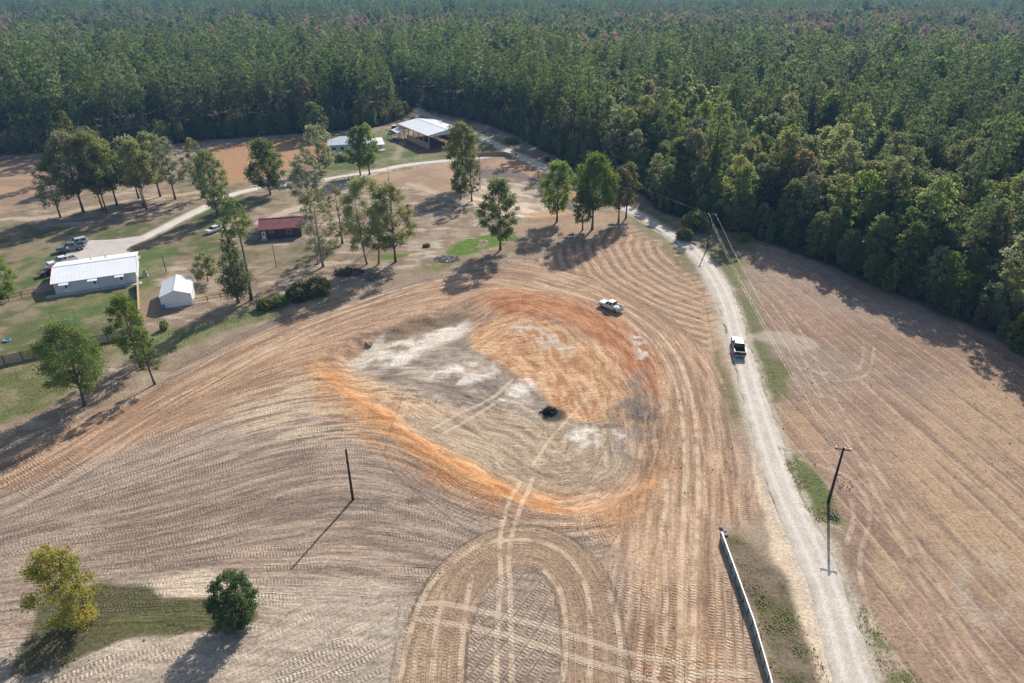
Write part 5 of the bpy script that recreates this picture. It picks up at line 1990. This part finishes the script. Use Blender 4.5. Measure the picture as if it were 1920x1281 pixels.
p_white = paint('white_car_paint', (0.70, 0.69, 0.66))
p_cream = paint('dusty_white_paint', (0.68, 0.64, 0.55), 0.4)
p_black = paint('black_car_paint', (0.022, 0.03, 0.033), 0.4)
p_grey = paint('grey_car_paint', (0.16, 0.18, 0.20))
p_silver = paint('silver_car_paint', (0.50, 0.54, 0.58))
p_maroon = paint('maroon_car_paint', (0.13, 0.02, 0.025))
tl = at_px(1145, 580, 0.03)
pickup('pickup_truck', tl, heading((1127, 572), (1166, 587)), p_cream, 'dusty white pickup parked on the tracked orange soil above the basin').scale = (0.86, 0.92, 0.96)
ca, sa = math.cos(heading((1127, 572), (1166, 587))), math.sin(heading((1127, 572), (1166, 587)))
for i, (dx, dy, sz) in enumerate(((-1.45, 0.35, (0.5, 0.75, 0.28)), (-1.85, -0.1, (0.42, 0.6, 0.25)), (-2.2, 0.25, (0.4, 0.5, 0.2)))):
    m = MB()
    m.box((0, 0, sz[2] / 2), sz)
    o = m.build(('white_sack', 'white_sack', 'blue_box')[i], (m_doorw, m_doorw, m_blue)[i], bevel=0.06)
    dx, dy = dx * 0.86, dy * 0.92
    o.location = (tl[0] + dx * ca - dy * sa, tl[1] + dx * sa + dy * ca, tl[2] + 0.84)
    o.rotation_euler = (0, 0, math.atan2(sa, ca) + 0.3 * i)
    tag(o, ('larger white sack behind the cab in the dusty white pickup bed', 'smaller white sack in the middle of the dusty white pickup bed', 'pale blue box near the tailgate of the dusty white pickup')[i], ('sack', 'sack', 'box')[i])
pickup('pickup_truck', at_px(1383, 658, 0.09), heading((1376, 632), (1385, 672)), p_black, 'black pickup driving along the pale gravel road')
pickup('pickup_truck', at_px(134, 470, 0.14), heading((112, 473), (158, 466)), p_grey, 'dark grey pickup beside the lawn with a person at its door')
pickup('pickup_truck', at_px(118, 497, 0.14), heading((92, 502), (143, 489)), p_white, 'white crew-cab pickup parked behind the long white building')
sedan('parked_car', at_px(146, 461, 0.14), heading((124, 466), (168, 457)), p_silver, 'silver sport utility vehicle parked beyond the dark grey pickup', 'car', True)
sedan('parked_car', at_px(96, 514, 0.10), heading((82, 518), (118, 508)), p_maroon, 'maroon car half hidden by the red gable trim')
sedan('parked_car', at_px(402, 435, 0.05), heading((392, 438), (413, 430)), p_white, 'white car in tree shade near the red-roofed cabin')

# tractor with loader beside the barn
tp = at_px(738, 250)
TR = empty('tractor', tp, heading((728, 255), (750, 246)))
m_tr = plain('dark_machine_paint', (0.05, 0.035, 0.035), 0.5)
m = MB()
m.box((0.6, 0, 1.1), (2.6, 0.9, 0.8))
m.build('bonnet', m_tr, TR, bevel=0.08)
m = MB()
taper_block(m, -1.5, 0.1, 0.8, 1.3, -1.4, -0.1, 0.7, 2.75)
cb_ = m.build('cab', m_glass, TR)
m = MB()
m.box((-0.72, 0, 2.83), (1.7, 1.7, 0.14))
m.build('cab_roof', m_doorw, cb_, bevel=0.05)
for s_ in (-1, 1):
    wheel(TR, -1.0, s_ * 0.95, 0.85, 0.5)
    wheel(TR, 1.5, s_ * 0.8, 0.5, 0.35)
    m = MB()
    m.tube([(-0.1, s_ * 0.55, 1.6), (1.8, s_ * 0.55, 1.5), (2.7, s_ * 0.55, 0.55)], 0.09, 5)
    m.build('loader_arm', m_tr, TR)
m = MB()
m.prism([(2.6, 0.2), (3.3, 0.15), (3.3, 0.25), (2.75, 0.35), (2.7, 0.9), (2.6, 0.9)], -1.0, 1.0, 'y')
m.build('bucket', m_metal, TR)
tag(TR, 'dark tractor with white cab roof and front loader beside the barn', 'tractor')
tp = at_px(744, 262)
TL = empty('flat_trailer', tp, R(-48))
m = MB()
m.box((0, 0, 0.62), (5.0, 2.0, 0.14))
m.build('deck', m_metal, TL)
m = MB()
m.tube([(2.4, 0.6, 0.55), (3.6, 0, 0.5), (2.4, -0.6, 0.55)], 0.06, 5)
m.build('drawbar', m_metal, TL)
m = MB()
m.box((3.5, 0, 0.2), (0.1, 0.1, 0.7))
m.build('stand', m_metal, TL)
for s_ in (-1, 1):
    for x in (-0.5, 0.4):
        wheel(TL, x, s_ * 1.12, 0.34, 0.2)
tag(TL, 'flat metal trailer lying on the lawn in front of the barn', 'trailer')

# ------------------------------------------------------------------ person beside the grey pickup
def person(loc, rz, label):
    J = {'pel': (0, 0, 0.95), 'sp': (0.02, 0, 1.18), 'ch': (0.03, 0, 1.38), 'nk': (0.03, 0, 1.52), 'hd': (0.06, 0, 1.64), 'ht': (0.05, 0, 1.74),
         'sl': (0.02, 0.18, 1.43), 'el': (0.08, 0.25, 1.17), 'wl': (0.26, 0.20, 1.05), 'hl': (0.34, 0.17, 1.04),
         'sr': (0.02, -0.18, 1.43), 'er': (0.0, -0.26, 1.15), 'wr': (0.10, -0.26, 0.92), 'hr': (0.13, -0.25, 0.83),
         'hpl': (0, 0.10, 0.92), 'kl': (0.04, 0.12, 0.50), 'al': (0.0, 0.12, 0.09), 'tl': (0.15, 0.13, 0.04),
         'hpr': (0, -0.10, 0.92), 'kr': (0.0, -0.12, 0.50), 'ar': (-0.06, -0.12, 0.09), 'tr': (0.09, -0.13, 0.04)}
    E = [('pel', 'sp'), ('sp', 'ch'), ('ch', 'nk'), ('nk', 'hd'), ('hd', 'ht'), ('ch', 'sl'), ('sl', 'el'), ('el', 'wl'), ('wl', 'hl'), ('ch', 'sr'), ('sr', 'er'),
         ('er', 'wr'), ('wr', 'hr'), ('pel', 'hpl'), ('hpl', 'kl'), ('kl', 'al'), ('al', 'tl'), ('pel', 'hpr'), ('hpr', 'kr'), ('kr', 'ar'), ('ar', 'tr')]
    rad = dict(pel=0.15, sp=0.135, ch=0.15, nk=0.058, hd=0.10, ht=0.075, sl=0.075, el=0.05, wl=0.036, hl=0.04, sr=0.075, er=0.05, wr=0.036, hr=0.04,
               hpl=0.10, kl=0.065, al=0.045, tl=0.04, hpr=0.10, kr=0.065, ar=0.045, tr=0.04)
    names = list(J)
    me = bpy.data.meshes.new('body')
    me.from_pydata([J[n] for n in names], [(names.index(a), names.index(b_)) for a, b_ in E], [])
    r = empty('person', loc, rz)
    o = new_obj('body', me, None, r)
    md = o.modifiers.new('skin', 'SKIN')
    for i, n in enumerate(names):
        sv = me.skin_vertices[0].data[i]
        sv.radius = (rad[n], rad[n])
        sv.use_root = (n == 'pel')
    sb = o.modifiers.new('sub', 'SUBSURF')
    sb.levels = sb.render_levels = 2
    dg = bpy.context.evaluated_depsgraph_get()
    em = bpy.data.meshes.new_from_object(o.evaluated_get(dg))
    em.materials.clear()
    for mt in (m_shirt, m_jean, m_skin):
        em.materials.append(mt)
    for p in em.polygons:
        c = p.center
        z = c.z
        hand = abs(c.y) > 0.14 and z < 1.16 and (c.x > 0.16 or z < 1.0) and abs(c.y) > 0.16 and z > 0.78 and not (z < 0.98 and abs(c.y) < 0.2)
        p.material_index = 2 if (z > 1.49 or hand) else (0 if z > 0.98 else 1)
        p.use_smooth = True
    bpy.data.objects.remove(o)
    new_obj('body', em, None, r)
    hb = MB()
    hb.tube([(0.02, 0, 1.62), (0.03, 0, 1.70), (0.04, 0, 1.77), (0.04, 0, 1.80)], [0.098, 0.112, 0.085, 0.03], 12)
    hb.build('hair', m_wood_dark, r, smooth_sh=True)
    return tag(r, label, 'person')


person(at_px(129, 475.5, 0.14), R(150), 'person in a pale shirt and dark trousers standing at the grey pickup door')

# ------------------------------------------------------------------ poles and wires
def utility_pole(base, top, label, arm=0.0, arm_rz=0.0, r0=0.15, mat=None, hmin=None):
    x, y = G(*base)
    h = height_of(base, top) if hmin is None else hmin
    z = land_at(x, y)
    r = empty('utility_pole', (x, y, z), arm_rz)
    m = MB()
    m.tube([(0, 0, -0.4), (0, 0, h * 0.5), (0, 0, h)], [r0 * 1.1, r0 * 0.9, r0 * 0.7], 9)
    m.build('pole', mat or m_wood_dark, r, smooth_sh=True)
    if arm:
        m = MB()
        m.box((0, 0.16, h - 0.35), (arm, 0.10, 0.12))
        a = m.build('crossarm', m_wood_dark, r)
        for s_ in (-1, 0.25, 1):
            m = MB()
            m.tube([(s_ * arm * 0.46, 0.16, h - 0.29), (s_ * arm * 0.46, 0.16, h - 0.06)], [0.06, 0.04], 7)
            m.build('insulator', m_metal, a)
    tag(r, label, 'pole')
    return Vector((x, y, z + h)), h


A_, hA = utility_pole((662, 938), (652, 843), 'dark bare wooden pole standing alone in the tracked soil', r0=0.16)
B_, hB = utility_pole((1553, 942), (1582, 840), 'dark utility pole with short crossarm beside the brown field', 1.7, R(-15), r0=0.17)
C_, hC = utility_pole((1326, 466), (1337, 401), 'utility pole at the wood edge where the wires cross the gravel road', 1.8, R(-15), r0=0.15)
D_p, hD = utility_pole((1031, 302), (1031, 256), 'distant utility pole beside the upper gravel road and dark bin', 1.6, R(-40), r0=0.14)
utility_pole((518, 500), (511, 452), 'slim grey pole standing on dry grass before the red-roofed cabin', r0=0.09, mat=bark_pale)
utility_pole((312, 511), (305.6, 479), 'short lamp-like pole on the lawn between building and shed', r0=0.09, mat=m_wood_dark)
utility_pole((758, 232), (757.5, 206), 'thin pole behind the open barn', r0=0.10, mat=bark_pale)


def wire(a, b_, sag, label, r=0.006, mat=None):
    P = []
    for i in range(25):
        t = i / 24
        p = a.lerp(b_, t)
        p.z -= sag * 4 * t * (1 - t)
        P.append(p)
    o0 = P[0]
    m = MB()
    m.tube([p - o0 for p in P], r, 4)
    o = m.build('power_line', mat or m_wire)
    o.location = o0
    return tag(o, label, 'wire', 'overhead wires')


wire(B_ + Vector((-0.7, 0.2, -0.08)), C_ + Vector((-0.7, 0, -0.08)), 1.2, 'upper overhead wire on the road side of the crossarms')
wire(B_ + Vector((0.7, -0.1, -0.08)), C_ + Vector((0.75, 0, -0.08)), 1.2, 'upper overhead wire on the field side of the crossarms')
wire(B_ + Vector((0, 0, -1.6)), C_ + Vector((0, 0, -1.9)), 1.3, 'lower overhead wire hung below the crossarms')
wire(C_ + Vector((-0.7, 0, -0.1)), D_p + Vector((-0.5, 0, -0.1)), 1.6, 'overhead wire running from the wood edge to the distant pole')
wire(B_ + Vector((0, 0, -0.3)), A_ + Vector((0, 0, -0.15)), 1.0, 'thin service wire strung over the graded soil between two poles', r=0.005)

# ------------------------------------------------------------------ fences and walls
def panel_fence(name, pts, h, step, panel_mat, post_mat, label, cat='fence', th=0.05, post=0.11, cap=None, z0=0.0, panel_name='panel'):
    """posts with one panel between each pair, following a line on the ground"""
    P = np.array(pts, float)
    seg = np.linalg.norm(np.diff(P, axis=0), axis=1)
    s = np.concatenate([[0], np.cumsum(seg)])
    n = max(1, int(round(s[-1] / step)))
    t = np.linspace(0, s[-1], n + 1)
    Q = np.stack([np.interp(t, s, P[:, 0]), np.interp(t, s, P[:, 1])], 1)
    o0 = Vector((Q[0][0], Q[0][1], land_at(*Q[0])))
    r = empty(name, o0)
    zs = [land_at(*q) - o0.z for q in Q]
    for i in range(n + 1):
        m = MB()
        m.box((Q[i][0] - o0.x, Q[i][1] - o0.y, zs[i] + h / 2 - 0.1), (post, post, h + 0.25))
        m.build('post', post_mat, r)
    for i in range(n):
        a, b_ = Q[i] - Q[0], Q[i + 1] - Q[0]
        d = b_ - a
        L_ = float(np.hypot(*d))
        ang = math.atan2(d[1], d[0])
        mid = (a + b_) / 2
        zc = (zs[i] + zs[i + 1]) / 2
        m = MB()
        lo = z0
        nb = 3 if h > 1.3 else 2
        for k in range(nb):
            hb = (h - lo) / nb
            m.box((mid[0], mid[1], zc + lo + hb * (k + 0.5)), (L_ - post - 0.02, th, hb - 0.012), ang)
        m.build(panel_name, panel_mat, r)
        if cap:
            m = MB()
            m.box((mid[0], mid[1], zc + h + 0.04), (L_, 0.11, 0.05), ang)
            m.build('cap_rail', cap, r)
    return tag(r, label, cat)


def rail_fence(name, pts, h, step, mat, label, rails=3):
    P = np.array(pts, float)
    seg = np.linalg.norm(np.diff(P, axis=0), axis=1)
    s = np.concatenate([[0], np.cumsum(seg)])
    n = max(1, int(round(s[-1] / step)))
    t = np.linspace(0, s[-1], n + 1)
    Q = np.stack([np.interp(t, s, P[:, 0]), np.interp(t, s, P[:, 1])], 1)
    o0 = Vector((Q[0][0], Q[0][1], land_at(*Q[0])))
    r = empty(name, o0)
    for i in range(n + 1):
        m = MB()
        m.tube([(Q[i][0] - o0.x, Q[i][1] - o0.y, -0.3), (Q[i][0] - o0.x, Q[i][1] - o0.y, h + 0.1)], 0.07, 6)
        m.build('post', mat, r)
    for k in range(rails):
        for i in range(n):
            a, b_ = Q[i] - Q[0], Q[i + 1] - Q[0]
            z = h * (k + 1) / rails - 0.05
            m = MB()
            m.tube([(a[0], a[1], z), (b_[0], b_[1], z)], 0.045, 5)
            m.build('rail', mat, r)
    return tag(r, label, 'fence')


panel_fence('board_fence', [G(-60, 700), G(0, 687), G(100, 664), G(200, 642), G(262, 626)], 1.7, 2.4, m_wood, m_wood_dark, 'brown board fence running along the lower side of the lawn')
panel_fence('board_fence', [G(259.5, 534), G(261, 560), G(263, 600), G(264, 622)], 1.6, 2.2, m_wood, m_wood, 'weathered board fence from the building corner down the lawn')
rail_fence('rail_fence', [G(-60, 584), G(0, 569), G(66, 553)], 1.3, 2.4, m_wood_dark, 'low wire and post fence left of the long white building', 2)
rail_fence('wire_fence', [G(364, 570), G(380, 568), G(400, 562), G(440, 558)], 1.1, 2.6, m_wood_dark, 'short post fence beside the small white shed', 2)
rail_fence('yard_gate', [G(66, 553), G(80, 549), G(99, 544)], 1.2, 3.0, m_metal, 'grey tube gate beside the red trimmed gable', 4)
m_sheet = plain('shaded_white_panel', (0.36, 0.41, 0.37), 0.55, vary=0.22, scale=1.2)  # greenish white panels, their backlit shade darkened into the base colour
panel_fence('low_panel_wall', [G(1351, 1010), G(1380, 1090), G(1412, 1180), G(1441, 1281), G(1470, 1400)], 0.95, 1.5, m_sheet, m_wood_dark, 'low white panel fence beside the weedy verge of the gravel road', cap=m_white)
panel_fence('timber_wall', [G(895, 293.5), G(925, 292), G(950, 291.5), G(961, 298)], 1.3, 3.0, m_wood_new, m_wood, 'longer brown timber wall at the drive entrance', 'wall', th=0.10, cap=m_wood_new)
panel_fence('timber_wall', [G(903, 285), G(915, 279.5), G(925, 276.5)], 1.3, 2.6, m_wood_new, m_wood, 'shorter angled timber wall beside the drive entrance', 'wall', th=0.10, cap=m_wood_new)
gx, gy = G(889, 281)
gf = empty('gate_frame', (gx, gy, land_at(gx, gy)))
for x in (0, 2.6):
    m = MB()
    m.box((x, 0, 1.3), (0.16, 0.16, 2.9))
    m.build('post', m_wood_dark, gf)
m = MB()
m.box((1.3, 0, 2.7), (2.9, 0.12, 0.14))
m.build('beam', m_wood_dark, gf)
tag(gf, 'dark timber gate frame behind the drive entrance', 'gate')
# stones at the end of the low wall
for i, (px, py, s_) in enumerate(((1352, 990, 0.55), (1358, 996, 0.5), (1355, 1003, 0.6), (1362, 1004, 0.45))):
    bm = bmesh.new()
    bmesh.ops.create_icosphere(bm, subdivisions=1, radius=s_ * 0.6)
    rr = random.Random(i)
    for v_ in bm.verts:
        v_.co *= rr.uniform(0.75, 1.15)
        v_.co.z *= 0.55
    me = bpy.data.meshes.new('concrete_block')
    bm.to_mesh(me)
    bm.free()
    o = new_obj('concrete_block', me, m_stone)
    o.location = at_px(px, py, 0.12)
    tag(o, 'broken grey concrete lump at the end of the low white panel fence', 'rubble', 'concrete lumps by the panel fence')

# dark bin beside the distant pole
x, y = G(1026, 303)
r = empty('waste_bin', (x, y, land_at(x, y)), R(10))
m = MB()
taper_block(m, -0.8, 0.8, 0.6, 0.1, -0.9, 0.9, 0.7, 1.4)
m.build('body', m_tr, r)
m = MB()
m.box((0, 0, 1.46), (1.9, 1.5, 0.10))
m.build('lid', m_black, r)
tag(r, 'dark waste bin at the foot of the distant utility pole', 'bin')
x, y = G(968, 296)
r = empty('letter_box', (x, y, land_at(x, y)), R(-30))
m = MB()
m.box((0, 0, 0.5), (0.12, 0.12, 1.2))
m.build('post', m_wood_dark, r)
m = MB()
m.prism([(-0.3, 1.05), (0.3, 1.05), (0.3, 1.35), (0.18, 1.5), (-0.18, 1.5), (-0.3, 1.35)], -0.45, 0.45, 'y')
m.build('box', m_tr, r)
tag(r, 'dark letter box on a post where the drive meets the road', 'letter box')

# swing set on the lawn
x, y = G(122, 604)
r = empty('swing_set', (x, y, land_at(x, y)), R(22))
for x0 in (-1.9, 1.9):
    for s_ in (-1, 1):
        m = MB()
        m.tube([(x0, s_ * 0.85, 0), (x0, 0, 2.2)], 0.06, 5)
        m.build('leg', m_wood_new, r)
m = MB()
m.tube([(-2.1, 0, 2.2), (2.1, 0, 2.2)], 0.07, 6)
m.build('top_bar', m_wood_new, r)
for x0 in (-1.0, 0.2):
    m = MB()
    m.box((x0, 0, 0.5), (0.5, 0.2, 0.05))
    sw_ = m.build('seat', m_blue, r)
    for q in (-0.22, 0.22):
        m = MB()
        m.tube([(x0 + q, 0, 0.5), (x0 + q, 0, 2.2)], 0.012, 4)
        m.build('chain', m_metal, sw_)
m = MB()
m.hexa([(1.7, 0.1, 1.2), (2.1, 0.1, 1.2), (2.1, -1.5, 0.2), (1.7, -1.5, 0.2)], [(1.7, 0.1, 1.26), (2.1, 0.1, 1.26), (2.1, -1.5, 0.26), (1.7, -1.5, 0.26)])
m.build('slide', m_green, r)
tag(r, 'wooden swing set with a green slide on the lawn', 'swing set')
x, y = G(14, 640)
r = empty('paddling_pool', (x, y, land_at(x, y)))
r.scale = (0.6, 0.6, 0.8)
m = MB()
m.tube([(0, 0, 0), (0, 0, 0.28)], [0.85, 0.95], 18, cap=False)
m.tube([(0, 0, 0.02), (0, 0, 0.10)], 0.84, 18)
m.build('shell', m_blue, r)
m = MB()
m.tube([(0.93 * math.cos(a), 0.93 * math.sin(a), 0.29) for a in np.linspace(0, 6.28, 19)], 0.05, 5)
m.build('rim', m_doorw, r)
tag(r, 'small blue and white paddling pool on the worn lawn', 'paddling pool')

# ------------------------------------------------------------------ heaps
def stick_pile(name, base, rad, n, hgt, mat, label, cat, rng_seed, rmax=0.06):
    x, y = G(*base)
    r_ = np.random.default_rng(rng_seed)
    m = MB()
    for i in range(n):
        a = r_.uniform(0, 6.28)
        q = rad * math.sqrt(r_.uniform(0, 1))
        c = Vector((q * math.cos(a), q * math.sin(a) * 0.8, hgt * (1 - (q / rad) ** 1.5) * r_.uniform(0.1, 1.0)))
        d = Vector((r_.normal(), r_.normal(), r_.normal() * 0.45)).normalized() * rad * r_.uniform(0.25, 0.7)
        m.tube([c - d, c + d * 0.2 + Vector((0, 0, 0.05)), c + d], [r_.uniform(0.3, 1) * rmax, r_.uniform(0.3, 0.8) * rmax, 0.012], 4, cap=False)
    root = empty(name, (x, y, land_at(x, y) - 0.03))
    o = m.build('branches', mat, root)
    tag(o, kind='stuff')
    return tag(root, label, cat)


stick_pile('burnt_stump', (1031, 760), 1.05, 120, 0.85, m_char, 'charred heap of roots and branches on the basin floor', 'debris', 1, 0.13)
stick_pile('brush_pile', (655, 512), 3.2, 200, 0.9, bark, 'dark brush pile at the end of the hedge row', 'debris', 2, 0.07)
stick_pile('broken_branches', (1562, 968), 0.9, 26, 0.4, bark_pale, 'pale broken branches lying near the crossarm utility pole', 'debris', 3, 0.07)
stick_pile('twig_litter', (700, 520), 2.6, 60, 0.3, bark, 'scattered brown branches below the willow-like tree', 'debris', 4, 0.05)


def rubble(base, rx, ry, n, label, seed, smin=0.12, smax=0.42, name='rubble_heap'):
    x, y = G(*base)
    r_ = np.random.default_rng(seed)
    bm = bmesh.new()
    for i in range(n):
        a, q = r_.uniform(0, 6.28), math.sqrt(r_.uniform(0, 1))
        s_ = r_.uniform(smin, smax)
        mtx = Matrix.Translation((rx * q * math.cos(a), ry * q * math.sin(a), 0.5 * (1 - q) * r_.uniform(0.3, 1) + s_ * 0.2)) @ Matrix.Rotation(r_.uniform(0, 6), 4, Vector(r_.normal(size=3)).normalized()) @ Matrix.Diagonal((s_, s_ * r_.uniform(0.5, 1), s_ * r_.uniform(0.3, 0.7), 1))
        bmesh.ops.create_cube(bm, size=1.0, matrix=mtx)
    me = bpy.data.meshes.new('stones')
    bm.to_mesh(me)
    bm.free()
    root = empty(name, (x, y, land_at(x, y) - 0.02))
    tag(new_obj('stones', me, m_stone, root), kind='stuff')
    return tag(root, label, 'rubble')


rubble((838, 486), 2.9, 2.1, 420, 'low heap of broken grey stone beside the vivid grass', 5)
rubble((690, 638), 0.7, 0.5, 14, 'few pale stones at the tip of the white sand', 6, 0.15, 0.5, name='stone_cluster')
rubble((1580, 905), 1.2, 1.6, 30, 'scattered pale stones along the field edge near the crossarm pole', 7, 0.08, 0.22, name='stone_cluster')

# ------------------------------------------------------------------ clods and weeds
r_ = np.random.default_rng(21)


def scatter_in(px, n):
    P = np.array(GG(px))
    lo, hi = P.min(0), P.max(0)
    q = r_.uniform(0, 1, (n, 2)) * (hi - lo) + lo
    return q[poly_sd(q[:, 0], q[:, 1], P) < -0.15]


Q = np.concatenate([scatter_in(SITE_PX, 9000), scatter_in(FIELD_PX, 5000)])
md_, _, _ = line_field(Q[:, 0], Q[:, 1], MAIN_ROAD)
Q = Q[(md_ > 2.6) & (fbm(Q[:, 0] / 6, Q[:, 1] / 6, 3, 33) > 0.48)]
zz = np.array(land(Q[:, 0], Q[:, 1]))
s = r_.uniform(0.03, 0.11, len(Q)) * np.where(r_.uniform(0, 1, len(Q)) > 0.96, 2.0, 1.0)
tet = np.array([(-1, -0.7, -0.4), (1, -0.8, -0.4), (0.1, 1, -0.4), (0.15, 0.05, 0.8)])
ang = r_.uniform(0, 6.28, len(Q))
ca_, sa_ = np.cos(ang), np.sin(ang)
V = np.stack([np.stack([Q[:, 0] + s * (t[0] * ca_ - t[1] * sa_), Q[:, 1] + s * (t[0] * sa_ + t[1] * ca_), zz + s * t[2] + 0.03], 1) for t in tet], 1).reshape(-1, 3)
base = np.arange(len(Q))[:, None, None] * 4
F = (base + np.array([[0, 1, 3], [1, 2, 3], [2, 0, 3]])[None]).reshape(-1, 3)
m_clod = plain('soil_clod', (0.27, 0.20, 0.14), 0.95, vary=0.3, scale=0.5)
tag(new_obj('soil_clods', np_mesh('soil_clods', V, F), m_clod), 'loose clods scattered over the graded soil', 'soil', kind='stuff')

WEED = [([(1362, 1005), (1400, 1015), (1440, 1050), (1500, 1150), (1560, 1281), (1450, 1281), (1400, 1130)], 4000, 0.2),
        ([(1452, 832), (1490, 848), (1535, 890), (1560, 920), (1580, 985), (1530, 978), (1490, 920)], 5000, 0.2),
        ([(20, 1240), (50, 1180), (100, 1112), (180, 1095), (262, 1100), (300, 1126), (400, 1118), (480, 1150), (470, 1172), (390, 1180), (262, 1190), (180, 1225), (110, 1250)], 9000, 0.16),
        ([(1320, 455), (1345, 452), (1400, 545), (1425, 640), (1480, 700), (1452, 740), (1432, 742), (1405, 650), (1380, 570), (1350, 500)], 6000, 0.25),
        ([(1590, 1090), (1620, 1130), (1680, 1220), (1740, 1281), (1660, 1281), (1610, 1180)], 1500, 0.2),
        ([(835, 470), (880, 448), (935, 442), (975, 448), (955, 458), (910, 470), (862, 478)], 3000, 0.3),
        ([(230, 640), (300, 620), (420, 600), (520, 560), (520, 585), (400, 622), (290, 668), (225, 668)], 3500, 0.3),
        ([(0, 692), (200, 652), (215, 668), (130, 742), (0, 800)], 4000, 0.22),
        ([(1340, 640), (1362, 700), (1385, 770), (1395, 800), (1372, 780), (1352, 740)], 900, 0.2)]
VV, FF, TT = [], [], []
off = 0
for px, n, hs in WEED:
    q = scatter_in(px, n)
    q = q[fbm(q[:, 0] / 1.8, q[:, 1] / 1.8, 3, 55) + r_.uniform(-0.2, 0.2, len(q)) > 0.55]
    z = land(q[:, 0], q[:, 1])
    n = len(q)
    for k in range(2):
        a = r_.uniform(0, 6.28, n)
        hgt = hs * r_.uniform(0.25, 0.9, n)
        wd = hgt * 0.5
        dx, dy = np.cos(a) * wd, np.sin(a) * wd
        lx, ly = r_.normal(size=n) * hgt * 0.5, r_.normal(size=n) * hgt * 0.5
        v = np.stack([np.stack([q[:, 0] - dx, q[:, 1] - dy, z - 0.02], 1), np.stack([q[:, 0] + dx, q[:, 1] + dy, z - 0.02], 1), np.stack([q[:, 0] + lx, q[:, 1] + ly, z + hgt], 1)], 1).reshape(-1, 3)
        VV.append(v)
        FF.append(np.arange(n * 3).reshape(-1, 3) + off)
        TT.append(r_.uniform(0, 1, n))
        off += n * 3
me = np_mesh('weeds', np.concatenate(VV), np.concatenate(FF))
at = me.attributes.new('tint', 'FLOAT', 'FACE')
at.data.foreach_set('value', np.concatenate(TT).astype(np.float32))
m_weed = leaf_mat('weeds', (0.20, 0.24, 0.085, 1), (0.36, 0.31, 0.16, 1), 0.55, 0.05)
tag(new_obj('weeds', me, m_weed), 'grass and weeds along the verges and on the grass island', 'grass', kind='stuff')

# ------------------------------------------------------------------ air
hz = bpy.data.materials.new('haze_air')
hz.use_nodes = True
t_ = hz.node_tree
for n_ in list(t_.nodes):
    if n_.type == 'BSDF_PRINCIPLED':
        t_.nodes.remove(n_)
pv = t_.nodes.new('ShaderNodeVolumePrincipled')
pv.inputs['Color'].default_value = (0.26, 0.56, 1.0, 1)
pv.inputs['Density'].default_value = HAZE
pv.inputs['Anisotropy'].default_value = 0.0
t_.links.new(pv.outputs[0], t_.nodes['Material Output'].inputs['Volume'])
m = MB()
m.box((0, 2000, 29), (6400, 4300, 70))
ho = m.build('haze', hz)
tag(ho, 'thin blue haze over the far wood', 'haze', kind='stuff')
